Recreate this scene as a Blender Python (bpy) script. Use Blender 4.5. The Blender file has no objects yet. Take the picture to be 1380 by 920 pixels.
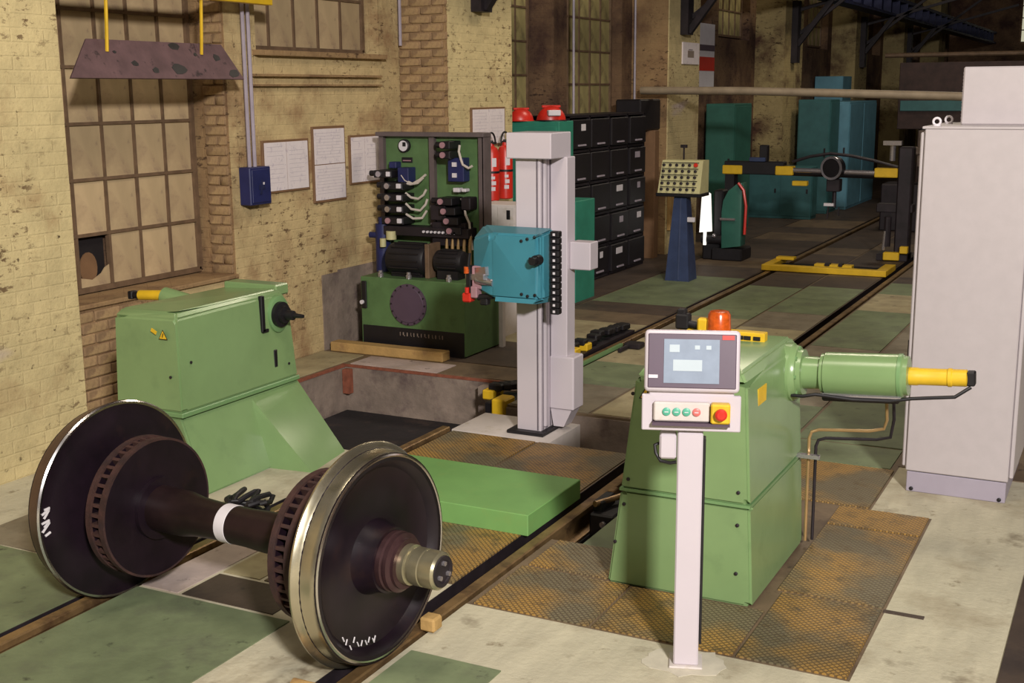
import bpy, bmesh, math, random
from mathutils import Vector, Matrix, Euler
random.seed(7)
SC = bpy.context.scene
COL = SC.collection
R = math.radians
# ------------------------------------------------------------------ camera, light, exposure
def setup():
    cd = bpy.data.cameras.new('camera'); cam = bpy.data.objects.new('camera', cd); COL.objects.link(cam)
    f, yaw, pitch, roll = 1654.775, -0.472969, -0.200608, -0.0081402
    fw = Vector((math.sin(yaw)*math.cos(pitch), math.cos(yaw)*math.cos(pitch), math.sin(pitch)))
    r = Vector((math.cos(yaw), -math.sin(yaw), 0)); u = r.cross(fw)
    r2 = r*math.cos(roll)+u*math.sin(roll); u2 = -r*math.sin(roll)+u*math.cos(roll)
    m = Matrix((r2, u2, -fw)).transposed().to_4x4(); m.translation = Vector((3.585325, -4.013637, 2.398527))
    cam.matrix_world = m
    cd.sensor_fit = 'HORIZONTAL'; cd.sensor_width = 36; cd.lens = 36*f/1380; cd.clip_end = 200
    SC.camera = cam
    w = bpy.data.worlds.new('world'); SC.world = w; w.use_nodes = True
    b = w.node_tree.nodes['Background']; b.inputs[0].default_value = (1.0, 0.86, 0.74, 1); b.inputs[1].default_value = 0.10
    def area(name, loc, target, size, power, col):
        l = bpy.data.lights.new(name, 'AREA'); l.energy = power; l.size = size; l.color = col
        o = bpy.data.objects.new(name, l); COL.objects.link(o); o.location = loc
        o.rotation_euler = (Vector(target)-Vector(loc)).to_track_quat('-Z', 'Y').to_euler()
    area('work_light', (7.8, -7.2, 5.9), (-0.8, 4, 0.7), 0.8, 1850, (1.0, 0.945, 0.90))
    area('hall_fill', (1.5, 0.0, 6.6), (0, 3, 0), 1.6, 130, (1.0, 0.88, 0.72))  # this and the next two: unseen fill, added to brighten the hall
    area('hall_fill', (0.5, 9.0, 6.6), (0, 9, 0), 1.6, 170, (1.0, 0.86, 0.68))
    area('hall_fill', (0.5, 19.0, 6.6), (0, 19, 0), 1.6, 110, (1.0, 0.86, 0.68))
    SC.view_settings.view_transform = 'Standard'; SC.view_settings.look = 'None'
    SC.view_settings.gamma = 1; SC.view_settings.use_curve_mapping = False
    SC.view_settings.exposure = 0.0
setup()
# ------------------------------------------------------------------ materials
def lin(c):
    return tuple(((v/255)/12.92 if v/255 <= .04045 else ((v/255+.055)/1.055)**2.4) for v in c)+(1,)
class NT:
    def __init__(s, m): s.t = m.node_tree; s.n = s.t.nodes; s.b = s.n['Principled BSDF']
    def new(s, k, **kw):
        n = s.n.new(k)
        for a, v in kw.items():
            if a.startswith('i_'): n.inputs[a[2:].replace('_', ' ')].default_value = v
            else: setattr(n, a, v)
        return n
    def link(s, a, b): s.t.links.new(a, b)
    def noise(s, scale, detail=4, rough=.6, vec=None, stretch=None):
        tc = s.new('ShaderNodeTexCoord'); mp = s.new('ShaderNodeMapping')
        s.link(tc.outputs['Object'], mp.inputs[0])
        if stretch: mp.inputs['Scale'].default_value = stretch
        n = s.new('ShaderNodeTexNoise'); n.inputs['Scale'].default_value = scale
        n.inputs['Detail'].default_value = detail; n.inputs['Roughness'].default_value = rough
        s.link(mp.outputs[0], n.inputs['Vector']); return n
    def ramp(s, fac, a, b):
        r = s.new('ShaderNodeMapRange'); r.inputs[1].default_value = a; r.inputs[2].default_value = b
        s.link(fac, r.inputs[0]); return r.outputs[0]
    def mix(s, fac, a, b, mode='MIX'):
        m = s.new('ShaderNodeMix', data_type='RGBA', blend_type=mode)
        if isinstance(fac, float): m.inputs[0].default_value = fac
        else: s.link(fac, m.inputs[0])
        for i, v in ((6, a), (7, b)):
            if isinstance(v, tuple): m.inputs[i].default_value = v
            else: s.link(v, m.inputs[i])
        return m.outputs[2]
def mat(name, col, rough=.5, metal=0., var=.12, vscale=6, dirt=None, bump=None, rnd=0., spec=.5, stretch=None):
    m = bpy.data.materials.new(name); m.use_nodes = True; t = NT(m)
    c = lin(col); d = tuple(v*(1-2.2*var) for v in c[:3])+(1,)
    n = t.noise(vscale, stretch=stretch)
    out = t.mix(t.ramp(n.outputs[0], .32, .68), d, c)
    for dd in (dirt or []):
        n2 = t.noise(dd[1], 5, .65)
        out = t.mix(t.ramp(n2.outputs[0], dd[2], dd[3]), out, lin(dd[0]))
    if rnd:
        oi = t.new('ShaderNodeObjectInfo'); mr = t.new('ShaderNodeMapRange'); mr.inputs[3].default_value = 1-rnd; mr.inputs[4].default_value = 1+rnd
        t.link(oi.outputs['Random'], mr.inputs[0])
        hs = t.new('ShaderNodeHueSaturation'); t.link(mr.outputs[0], hs.inputs['Value']); t.link(out, hs.inputs['Color']); out = hs.outputs[0]
    t.link(out, t.b.inputs['Base Color'])
    t.b.inputs['Roughness'].default_value = rough; t.b.inputs['Metallic'].default_value = metal
    t.b.inputs['Specular IOR Level'].default_value = spec
    if bump:
        nb = t.noise(bump[1], 6, .65); b = t.new('ShaderNodeBump'); b.inputs['Strength'].default_value = bump[0]; b.inputs['Distance'].default_value = bump[2] if len(bump) > 2 else .02
        t.link(nb.outputs[0], b.inputs['Height']); t.link(b.outputs[0], t.b.inputs['Normal'])
    return m
M = {}
M['green'] = mat('machine_green', (124, 152, 102), .26, 0, .05, 3, [((104, 130, 88), 2.2, .58, .8)])
M['green_seam'] = mat('machine_green_seam', (112, 148, 98), .35, 0, .05, 3)
M['green_unit'] = mat('unit_green', (88, 120, 74), .5, 0, .12, 5, [((60, 84, 46), 4, .6, .8)])
M['slab'] = mat('slab_green', (118, 166, 94), .6, 0, .06, 4, [((120, 160, 90), 9, .55, .75)])
M['white'] = mat('white_enamel', (197, 188, 195), .35, 0, .02, 3)
M['white_dirty'] = mat('white_dirty', (208, 199, 194), .5, 0, .06, 7, [((170, 160, 140), 6, .6, .8)])
M['groove'] = mat('groove_grey', (120, 112, 122), .5, .3, .1)
M['grey'] = mat('cabinet_grey', (182, 174, 176), .45, 0, .025, 14)
M['grey_plinth'] = mat('plinth_grey', (160, 152, 166), .45, 0, .03, 8)
M['teal'] = mat('carriage_teal', (62, 132, 150), .4, 0, .05, 4)
M['black'] = mat('black_matt', (24, 21, 26), .5, 0, .2, 8)
M['dark'] = mat('dark_steel', (44, 36, 42), .55, .2, .25, 7)
M['wheel'] = mat('wheel_black', (30, 18, 28), .4, .1, .25, 5, [((46, 28, 28), 3.5, .58, .8)])
M['tread'] = mat('wheel_tread', (200, 192, 168), .27, .92, .10, 3, [((150, 142, 108), 5, .5, .75)])
M['tread_dull'] = mat('wheel_tread_dull', (112, 92, 80), .4, .7, .15, 5)
M['hub'] = mat('hub_brown', (88, 62, 64), .35, .5, .2, 8)
M['rim'] = mat('wheel_rim', (226, 222, 222), .22, 1., .05, 4)
M['journal'] = mat('journal_steel', (188, 180, 150), .3, .8, .12, 9)
M['rust'] = mat('rusty_iron', (74, 46, 40), .75, .1, .3, 12, [((46, 32, 34), 5, .45, .7)], (.3, 30))
M['axle'] = mat('axle_brown', (44, 29, 31), .4, .35, .25, 6)
M['rail'] = mat('rail_steel', (158, 128, 88), .42, .6, .2, 9, [((86, 62, 46), 6, .5, .7)])
M['rail_far'] = mat('rail_web', (70, 52, 42), .7, .2, .2, 9)
M['yellow'] = mat('yellow_paint', (226, 184, 40), .45, 0, .08, 8)
M['orange'] = mat('beacon_orange', (214, 92, 30), .22, 0, .22, 30)
M['red'] = mat('red_paint', (206, 46, 34), .35, 0, .1, 8)
M['blue_box'] = mat('blue_box', (36, 42, 92), .45, 0, .12, 8)
M['blue_ped'] = mat('blue_pedestal', (54, 68, 104), .5, 0, .15, 6)
M['concrete'] = mat('concrete', (196, 189, 164), .85, 0, .09, 4, [((164, 154, 130), 1.6, .52, .66), ((112, 100, 80), 2.3, .60, .74), ((128, 116, 92), 7, .62, .74)], (.3, 25), stretch=(2.2, .5, 1))
M['kerb'] = mat('kerb_wood', (186, 150, 92), .8, 0, .12, 6, [((130, 98, 70), 4, .55, .75)], (.3, 20))
M['pit'] = mat('pit_concrete', (146, 130, 118), .9, 0, .18, 4, [((86, 70, 70), 3, .5, .7)], (.4, 14))
M['pit_floor'] = mat('pit_floor', (30, 25, 30), .8, 0, .3, 3, [((52, 40, 38), 4, .55, .7)], (.4, 9))
M['paper'] = mat('paper', (222, 212, 214), .8, 0, .03, 10, [((196, 186, 194), 24, .56, .66)])
M['frame_brown'] = mat('frame_brown', (128, 96, 68), .6, 0, .1)
M['pipe'] = mat('conduit_lilac', (170, 160, 172), .45, 0, .1)
M['pane'] = mat('window_pane', (196, 172, 134), .6, 0, .10, 4, [((168, 144, 114), 2.2, .5, .7), ((146, 124, 104), 7, .62, .75)], None, .16, .5, (1, 1, .35))
M['pane_green'] = mat('window_pane_green', (176, 164, 112), .55, 0, .15, 4, [((104, 94, 66), 2.5, .5, .7)], None, .22, .5, (1, 1, .35))
M['hole_shade'] = mat('opening_shade', (26, 18, 20), .9)  # near-black colour stands in for the shade behind a broken pane
M['muntin'] = mat('window_bar', (122, 98, 76), .6, .1, .18, 9)
M['hood'] = mat('hood_brown', (108, 82, 84), .7, 0, .16, 7, [((58, 44, 46), 9, .6, .66)])
M['bin'] = mat('bin_black', (25, 20, 26), .5, 0, .2, 5)
M['bin_rim'] = mat('rack_black', (38, 31, 38), .55, .2, .2, 5)
M['label'] = mat('label_white', (214, 208, 214), .6, 0, .04)
M['loc_green'] = mat('locker_green', (50, 134, 112), .5, 0, .1, 5)
M['cab_green'] = mat('cabinet_green', (52, 106, 92), .5, 0, .1, 5)
M['cab_teal'] = mat('cabinet_teal', (58, 108, 110), .5, 0, .12, 4)
M['cab_blue'] = mat('cabinet_blue', (98, 150, 170), .5, 0, .1, 4)
M['beam'] = mat('pipe_beige', (150, 134, 112), .6, 0, .12, 6)
M['brown_panel'] = mat('brown_sheet', (66, 46, 42), .7, 0, .25, 5)
M['girder'] = mat('girder_blue', (36, 42, 84), .6, .1, .25, 4)
M['silver'] = mat('silver_steel', (196, 190, 196), .25, .8, .06)
M['pink'] = mat('coil_pink', (168, 128, 136), .45, 0, .1)
M['cable_white'] = mat('cable_white', (206, 196, 186), .5, 0, .06)
M['panel_cream'] = mat('panel_cream', (196, 190, 142), .5, 0, .08, 5)
M['brass'] = mat('pipe_brass', (176, 144, 98), .35, .4, .1)
M['bezel'] = mat('bezel_purple', (84, 68, 84), .4, 0, .04)
M['screen'] = mat('screen_glass', (142, 154, 172), .2, 0, .05, 18)
M['screen_light'] = mat('screen_field', (182, 194, 202), .25, 0, .03)
M['btn_green'] = mat('button_green', (84, 168, 142), .4, 0, .03)
M['btn_red'] = mat('button_red', (206, 110, 106), .4, 0, .03)
M['paint_white'] = mat('chalk_white', (214, 208, 212), .8, 0, .06)
M['oxide'] = mat('red_oxide', (146, 84, 62), .8, 0, .2, 14)

def wall_material(name, cream, brown, lo, hi, lilac=False, course=.085):
    m = bpy.data.materials.new(name); m.use_nodes = True; t = NT(m)
    n1 = t.noise(1.3, 7, .66); n2 = t.noise(5, 6, .7); n3 = t.noise(16, 4, .7); n4 = t.noise(.6, 4, .5)
    c = t.mix(t.ramp(n2.outputs[0], .3, .7), lin(tuple(v*.88 for v in cream)), lin(cream))
    c = t.mix(t.ramp(n1.outputs[0], lo, hi), c, lin(brown))
    c = t.mix(t.ramp(n4.outputs[0], .55, .75), c, lin(tuple(v*.86 for v in cream)))
    if lilac: c = t.mix(t.ramp(t.noise(2.1, 3, .5, stretch=(1, .25, 1)).outputs[0], .66, .74), c, lin((176, 160, 160)))
    c = t.mix(t.ramp(n3.outputs[0], .64, .72), c, lin(tuple(v*.5 for v in brown)))
    n5 = t.noise(9, 6, .72, stretch=(1, 1, 2.2)); n6 = t.noise(.9, 3, .5)
    mm = t.new('ShaderNodeMath', operation='MULTIPLY'); t.link(t.ramp(n5.outputs[0], .555, .62), mm.inputs[0]); t.link(t.ramp(n6.outputs[0], .40, .58), mm.inputs[1])
    c = t.mix(mm.outputs[0], c, lin(tuple(v*.72 for v in brown)))
    c = t.mix(t.ramp(t.noise(34, 3, .6).outputs[0], .35, .75), c, lin(tuple(v*1.06 for v in cream)), 'MULTIPLY') if False else c
    t.link(c, t.b.inputs['Base Color']); t.b.inputs['Roughness'].default_value = .9; t.b.inputs['Specular IOR Level'].default_value = .2
    # painted-over brick courses: fine relief
    tc = t.new('ShaderNodeTexCoord'); sp = t.new('ShaderNodeSeparateXYZ'); t.link(tc.outputs['Object'], sp.inputs[0])
    ad = t.new('ShaderNodeMath', operation='ADD'); t.link(sp.outputs[0], ad.inputs[0]); t.link(sp.outputs[1], ad.inputs[1])
    cb = t.new('ShaderNodeCombineXYZ'); t.link(ad.outputs[0], cb.inputs[0]); t.link(sp.outputs[2], cb.inputs[1])
    br = t.new('ShaderNodeTexBrick'); t.link(cb.outputs[0], br.inputs[0])
    br.inputs['Scale'].default_value = 1; br.inputs['Mortar Size'].default_value = .008; br.inputs['Mortar Smooth'].default_value = .6
    br.inputs['Brick Width'].default_value = .26; br.inputs['Row Height'].default_value = course
    br.inputs['Color1'].default_value = (1, 1, 1, 1); br.inputs['Color2'].default_value = (.7, .7, .7, 1); br.inputs['Mortar'].default_value = (.55, .55, .55, 1)
    mx = t.new('ShaderNodeMath', operation='MULTIPLY_ADD'); mx.inputs[1].default_value = 2.6
    t.link(n2.outputs[0], mx.inputs[0]); t.link(br.outputs['Color'], mx.inputs[2])
    b = t.new('ShaderNodeBump'); b.inputs['Strength'].default_value = .55; b.inputs['Distance'].default_value = .012
    t.link(mx.outputs[0], b.inputs['Height']); t.link(b.outputs[0], t.b.inputs['Normal'])
    return m
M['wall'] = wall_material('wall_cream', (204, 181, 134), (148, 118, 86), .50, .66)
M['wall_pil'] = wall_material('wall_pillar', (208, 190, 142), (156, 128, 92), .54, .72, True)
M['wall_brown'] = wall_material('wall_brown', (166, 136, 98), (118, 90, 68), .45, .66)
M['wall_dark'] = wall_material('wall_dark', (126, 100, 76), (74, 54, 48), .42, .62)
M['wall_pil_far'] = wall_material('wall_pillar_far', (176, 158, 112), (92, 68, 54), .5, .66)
M['brick'] = mat('old_brick', (160, 130, 96), .9, 0, .16, 14, [((178, 150, 106), 3.5, .5, .62), ((104, 76, 62), 6, .58, .7)], (.3, 40, .006), .12)
def checker_material():
    m = bpy.data.materials.new('rusty_tread_plate'); m.use_nodes = True; t = NT(m)
    c = t.mix(t.ramp(t.noise(2.0, 3, .5).outputs[0], .42, .56), lin((126, 116, 90)), lin((180, 140, 72)))
    c = t.mix(t.ramp(t.noise(9, 5, .7).outputs[0], .52, .7), c, lin((108, 90, 60)))
    tc = t.new('ShaderNodeTexCoord'); mp = t.new('ShaderNodeMapping'); mp.inputs['Rotation'].default_value = (0, 0, R(45))
    t.link(tc.outputs['Object'], mp.inputs[0])
    ck = t.new('ShaderNodeTexVoronoi', distance='CHEBYCHEV', voronoi_dimensions='2D'); ck.inputs['Scale'].default_value = 44; ck.inputs['Randomness'].default_value = 0
    t.link(mp.outputs[0], ck.inputs['Vector'])
    h = t.ramp(ck.outputs['Distance'], .28, .42)
    hm = t.new('ShaderNodeMath', operation='MULTIPLY'); t.link(h, hm.inputs[0]); hm.inputs[1].default_value = .7
    c = t.mix(hm.outputs[0], c, lin((74, 62, 50)))
    oi = t.new('ShaderNodeObjectInfo'); mr = t.new('ShaderNodeMapRange'); mr.inputs[3].default_value = .8; mr.inputs[4].default_value = 1.15
    t.link(oi.outputs['Random'], mr.inputs[0]); hs = t.new('ShaderNodeHueSaturation'); t.link(mr.outputs[0], hs.inputs['Value']); t.link(c, hs.inputs['Color'])
    t.link(hs.outputs[0], t.b.inputs['Base Color'])
    t.b.inputs['Roughness'].default_value = .5; t.b.inputs['Metallic'].default_value = .15
    b = t.new('ShaderNodeBump', invert=True); b.inputs['Strength'].default_value = .6; b.inputs['Distance'].default_value = .004
    t.link(h, b.inputs['Height']); t.link(b.outputs[0], t.b.inputs['Normal'])
    return m
M['grating'] = checker_material()
def plate_mat(k, c, d): M['plate_'+k] = mat('floor_plate_'+k, c, .62, 0, .14, 3.5, [(d, 2.6, .5, .68), (tuple(v*.55 for v in d), 8, .62, .74)], (.15, 20), .12)
plate_mat('green', (120, 132, 98), (98, 104, 82)); plate_mat('beige', (168, 156, 122), (136, 122, 94)); plate_mat('grey', (140, 130, 110), (108, 96, 78))
plate_mat('dark', (78, 64, 54), (54, 44, 40)); plate_mat('brown', (116, 98, 76), (84, 68, 54)); plate_mat('lilac', (196, 178, 172), (170, 152, 140))
# ------------------------------------------------------------------ mesh helpers
class MB:
    def __init__(s): s.bm = bmesh.new()
    def box(s, x0, x1, y0, y1, z0, z1, bev=0., seg=1, rot=None):
        r = bmesh.ops.create_cube(s.bm, size=1); vs = r['verts']
        bmesh.ops.scale(s.bm, verts=vs, vec=(x1-x0, y1-y0, z1-z0))
        c = Vector(((x0+x1)/2, (y0+y1)/2, (z0+z1)/2))
        if bev:
            es = list({e for v in vs for e in v.link_edges})
            nv = bmesh.ops.bevel(s.bm, geom=es, offset=bev, segments=seg, affect='EDGES', profile=.5)
            vs = list({v for f in nv['faces'] for v in f.verts} | {v for v in vs if v.is_valid})
        if rot is not None: bmesh.ops.rotate(s.bm, verts=vs, cent=(0, 0, 0), matrix=rot)
        bmesh.ops.translate(s.bm, verts=vs, vec=c); return s
    def hull(s, pts):
        vs = [s.bm.verts.new(p) for p in pts]; bmesh.ops.convex_hull(s.bm, input=vs); return s
    def prism(s, poly, axis, a, b, bev=0.):
        def P(p, t): return {'z': (p[0], p[1], t), 'y': (p[0], t, p[1]), 'x': (t, p[0], p[1])}[axis]
        A = [s.bm.verts.new(P(p, a)) for p in poly]; B = [s.bm.verts.new(P(p, b)) for p in poly]; n = len(poly)
        fs = [s.bm.faces.new(A), s.bm.faces.new(B[::-1])]+[s.bm.faces.new((A[i], B[i], B[(i+1) % n], A[(i+1) % n])) for i in range(n)]
        bmesh.ops.recalc_face_normals(s.bm, faces=fs)
        if bev:
            es = list({e for f in fs for e in f.edges}); bmesh.ops.bevel(s.bm, geom=es, offset=bev, segments=2, affect='EDGES', profile=.5)
        return s
    def lathe(s, prof, origin=(0, 0, 0), axis=(1, 0, 0), seg=40, cap=True):
        ax = Vector(axis).normalized(); t = Vector((0, 0, 1)) if abs(ax.z) < .9 else Vector((1, 0, 0))
        e1 = (t-ax*t.dot(ax)).normalized(); e2 = ax.cross(e1); o = Vector(origin); rings = []
        for (h, r) in prof:
            rings.append([s.bm.verts.new(o+ax*h+(e1*math.cos(2*math.pi*i/seg)+e2*math.sin(2*math.pi*i/seg))*r) for i in range(seg)])
        fs = []
        for a, b in zip(rings, rings[1:]):
            for i in range(seg): fs.append(s.bm.faces.new((a[i], a[(i+1) % seg], b[(i+1) % seg], b[i])))
        if cap: fs += [s.bm.faces.new(rings[0][::-1]), s.bm.faces.new(rings[-1])]
        bmesh.ops.recalc_face_normals(s.bm, faces=fs); return s
    def cyl(s, p0, p1, r, seg=16, r2=None):
        p0, p1 = Vector(p0), Vector(p1); L = (p1-p0).length
        return s.lathe([(0, r), (L, r if r2 is None else r2)], p0, p1-p0, seg)
    def tube(s, pts, r, seg=8):
        pts = [Vector(p) for p in pts]; rings = []; up = None
        for i, p in enumerate(pts):
            d = ((pts[min(i+1, len(pts)-1)]-pts[max(i-1, 0)])).normalized()
            if up is None: up = Vector((0, 0, 1)) if abs(d.z) < .9 else Vector((1, 0, 0))
            e1 = (up-d*up.dot(d)).normalized(); e2 = d.cross(e1); up = e1
            rings.append([s.bm.verts.new(p+(e1*math.cos(2*math.pi*k/seg)+e2*math.sin(2*math.pi*k/seg))*r) for k in range(seg)])
        fs = []
        for a, b in zip(rings, rings[1:]):
            for k in range(seg): fs.append(s.bm.faces.new((a[k], a[(k+1) % seg], b[(k+1) % seg], b[k])))
        fs += [s.bm.faces.new(rings[0][::-1]), s.bm.faces.new(rings[-1])]
        bmesh.ops.recalc_face_normals(s.bm, faces=fs); return s
    def beam(s, p0, p1, w, h):
        p0, p1 = Vector(p0), Vector(p1); d = p1-p0; q = d.to_track_quat('X', 'Z').to_matrix(); L = d.length; c = (p0+p1)/2
        vs = bmesh.ops.create_cube(s.bm, size=1)['verts']; bmesh.ops.scale(s.bm, verts=vs, vec=(L, w, h))
        bmesh.ops.rotate(s.bm, verts=vs, cent=(0, 0, 0), matrix=q); bmesh.ops.translate(s.bm, verts=vs, vec=c); return s
    def sphere(s, c, r, sx=1, sy=1, sz=1, u=16, v=10):
        vs = bmesh.ops.create_uvsphere(s.bm, u_segments=u, v_segments=v, radius=r)['verts']
        bmesh.ops.scale(s.bm, verts=vs, vec=(sx, sy, sz)); bmesh.ops.translate(s.bm, verts=vs, vec=c); return s
    def mesh(s, name, m, off=None):
        if off is not None: bmesh.ops.transform(s.bm, matrix=off, verts=s.bm.verts[:])
        me = bpy.data.meshes.new(name); s.bm.to_mesh(me); s.bm.free(); me.materials.append(m)
        me.polygons.foreach_set('use_smooth', [True]*len(me.polygons)); me.set_sharp_from_angle(angle=R(32)); return me
    def build(s, name, m, parent=None, local=False):
        """vertices are in world space unless local; a child mesh is stored in its thing's space"""
        off = None
        if parent is not None and not local: off = root_matrix(parent).inverted()
        if isinstance(m, str): m = M[m]
        o = bpy.data.objects.new(name, s.mesh(name, m, off)); COL.objects.link(o); o.parent = parent; return o
def root_matrix(o):
    m = o.matrix_basis.copy()
    while o.parent: o = o.parent; m = o.matrix_basis @ m
    return m
def thing(name, label, cat, loc=(0, 0, 0), rz=0., group=None):
    o = bpy.data.objects.new(name, None); COL.objects.link(o); o.location = loc; o.rotation_euler = (0, 0, rz); o.empty_display_size = .1
    return tag(o, label, cat, group)
def tag(o, label, cat, group=None):
    o['label'] = label; o['category'] = cat
    if group: o['group'] = group
    return o
def struct(o): o['kind'] = 'structure'; return o
def part(o, label): o['label'] = label; return o
def piece(me, name, parent, loc=(0, 0, 0), rot=None, scale=None):
    o = bpy.data.objects.new(name, me); COL.objects.link(o); o.parent = parent; o.location = loc
    if rot: o.rotation_euler = rot
    if scale: o.scale = scale
    return o
def copy_tree(o, parent=None):
    c = o.copy(); COL.objects.link(c); c.parent = parent
    for ch in list(o.children): copy_tree(ch, c)
    return c
def text(body, size, m, parent, loc, rot, name='lettering', ext=.001):
    cu = bpy.data.curves.new(name, 'FONT'); cu.body = body; cu.size = size; cu.extrude = ext; cu.align_x = 'CENTER'; cu.align_y = 'CENTER'
    cu.materials.append(M[m]); o = bpy.data.objects.new(name, cu); COL.objects.link(o); o.parent = parent; o.location = loc; o.rotation_euler = rot; return o
# ------------------------------------------------------------------ setting: floor and pit
XW = -3.22; XP = -2.65; BAY = 6.37
ZB = -.55
f = MB()
for b in [(.87, 12, -7, .79), (2.68, 12, .79, 2.98), (2.34, 12, 2.98, 4.9), (3.2, 12, 4.9, 55), (-.70, .70, -7, .96)]:
    f.box(b[0], b[1], b[2], b[3], ZB, 0)
f.box(-3.7, -.87, -7, 2.69, ZB, 0)
floor = struct(f.build('floor', 'concrete')); floor['label'] = 'pale worn concrete workshop floor'
f = MB()
for b in [(-3.7, -2.7, 2.69, 4.95), (-3.7, -.87, 4.95, 55), (-.70, .70, .96, 3.42), (-.70, .70, 4.27, 55),
          (.87, 2.68, .79, 1.75), (1.36, 2.68, 1.75, 2.98), (1.36, 2.34, 2.98, 4.27), (.87, 2.34, 4.27, 4.9), (.87, 3.2, 4.9, 55)]:
    f.box(b[0], b[1], b[2], b[3], ZB, -.001)
floor2 = struct(f.build('floor_far', 'plate_brown')); floor2['label'] = 'brown dirty floor under the plates around the pit and far track'
p = MB(); p.box(-2.7, 1.36, 2.69, 4.95, -.56, -.42); p.box(-.87, -.70, -7, 3.5, ZB, -.15); p.box(-.87, -.70, 4.95, 55, ZB, -.15); p.box(.70, .87, -7, 55, ZB, -.15)
struct(p.build('trim_1', 'pit_floor'))['label'] = 'dark bottom of the machine pit and rail channels'  # one near-black base colour for pit and channel bottoms
p = MB()
p.box(-2.70, -.90, 4.93, 4.948, -.42, -.015); p.box(-2.698, -2.68, 2.7, 4.93, -.42, -.015)
p.box(-.70, 1.36, 4.25, 4.268, -.42, -.02)
p.box(-1.25, -.9, 4.80, 4.93, -.42, -.03)
struct(p.build('trim_2', 'pit'))['label'] = 'stained grey concrete lining of the machine pit walls'
p = MB(); p.box(-2.72, -.9, 4.925, 4.95, -.018, .003); p.box(-2.71, -2.675, 2.7, 4.93, -.018, .003); p.box(-2.67, -2.6, 4.86, 4.925, -.25, -.03)
struct(p.build('trim_3', 'oxide'))['label'] = 'red-rusted angle iron along the far pit edge'
p = MB(); p.box(.70, .704, -7, 3.42, -.15, .004); p.box(-.87, -.864, -7, 2.69, -.15, .004); p.box(.70, .704, 4.27, 55, -.15, .004); p.box(-.87, -.864, 4.95, 55, -.15, .004)  # strips added to darken the pale channel walls, shade put in as colour
struct(p.build('trim_7', 'dark'))['label'] = 'added dark strips, painted shade along the rail channels'
# plates: thin steel and stone plates let into the floor, each one apart
def plate(x0, x1, y0, y1, kind, z=.006, gap=.004, name='floor_plate'):
    tilt = random.uniform(-.001, .001)
    return MB().box(x0+gap, x1-gap, y0+gap, y1-gap, -.004, z+tilt).build(name, M[kind if kind == 'grating' else 'plate_'+kind], floor)
P = plate
P(-.70, .24, -2.2, .25, 'green'); P(-.70, -.46, .27, .95, 'lilac'); P(-.44, -.2, .58, .95, 'beige'); P(-.44, .12, .27, .56, 'dark'); P(-.18, .3, .58, .95, 'brown')
P(-2.05, -.87, -2.2, .35, 'green'); P(-2.05, -.87, .36, 1.38, 'grey'); P(.9, 1.35, -.45, .24, 'green'); P(3.24, 4.3, -1, .95, 'green'); P(3.22, 4.3, .97, 2.9, 'dark')
GR = [(.9, 1.5, .80, 1.33), (1.51, 2.18, .80, 1.32), (2.19, 2.67, .80, 1.57), (.92, 1.37, 1.35, 1.74), (2.16, 2.67, 1.59, 2.62), (2.16, 2.67, 2.64, 2.97),
      (-.7, .0, .97, 1.80), (.02, .7, .97, 1.80), (-.7, -.03, 2.44, 3.41), (-.01, .69, 2.44, 3.41), (1.38, 2.33, 2.99, 3.8), (-.7, .69, 1.82, 2.42)]
for g in GR: P(*g, 'grating', .008, .005, 'tread_plate')
P(2.67, 2.86, 1.545, 1.585, 'dark', .004)
MB().box(1.04, 1.34, 1.77, 2.5, -.03, -.012).build('floor_plate', 'plate_green', floor2)
P(1.38, 2.3, 3.82, 4.28, 'green'); P(2.33, 3.1, 3.9, 5.0, 'brown')
P(-2.66, -1.75, 4.97, 5.32, 'lilac'); P(-1.73, -.9, 4.97, 5.4, 'brown'); P(-3.2, -2.74, 2.75, 5.32, 'beige')
# patchwork beyond the pit
def pick(x, y):
    if y > 11.4: return random.choices(['dark', 'brown'], [5, 2])[0]
    if x < -2: return random.choices(['brown', 'dark', 'green', 'grey'], [4, 3, 2, 1])[0]
    if x < -.87: return random.choices(['green', 'beige', 'dark', 'brown'], [4, 2, 2, 3])[0]
    if y < 5.4: return random.choices(['brown', 'grey', 'beige'], [4, 2, 1])[0]
    return random.choices(['green', 'beige', 'grey', 'brown', 'dark'], [6, 3, 2, 1.5, .7])[0]
FIX = {(-1.43, 8.4): 'dark', (.4, 10.2): 'green', (-.35, 10.2): 'green', (.45, 8.0): 'beige', (1.2, 8.9): 'green', (1.9, 8.9): 'green', (1.2, 7.2): 'grey', (-1.2, 7.5): 'beige', (-.35, 7.9): 'grey', (-1.3, 5.8): 'dark', (-.4, 9.3): 'green', (.4, 9.3): 'green', (1.2, 5.0): 'green', (1.9, 5.0): 'green', (1.2, 6.2): 'beige'}
for x0, x1, ys, st in [(-3.15, -2.05, 5.3, 1.15), (-2.03, -.88, 5.45, 1.0), (-.69, -.01, 4.29, .86), (.01, .69, 4.29, .97), (.89, 1.55, 4.31, .9), (1.57, 2.32, 4.31, 1.05), (2.34, 3.2, 5.05, 1.2)]:
    y = ys
    while y < 19:
        h = st*random.choice((.6, 1, 1, 1.35)); k = pick((x0+x1)/2, y+h/2)
        for (fx, fy), kk in FIX.items():
            if x0 <= fx <= x1 and y <= fy < y+h: k = kk
        if (x0+x1)/2 > -2.05 or y > 6.5: P(x0, x1, y, y+h, k)
        y += h
    P(x0, x1, y, y+14, 'dark')
P(-3.15, -2.05, 50, 51, 'dark')
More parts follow.
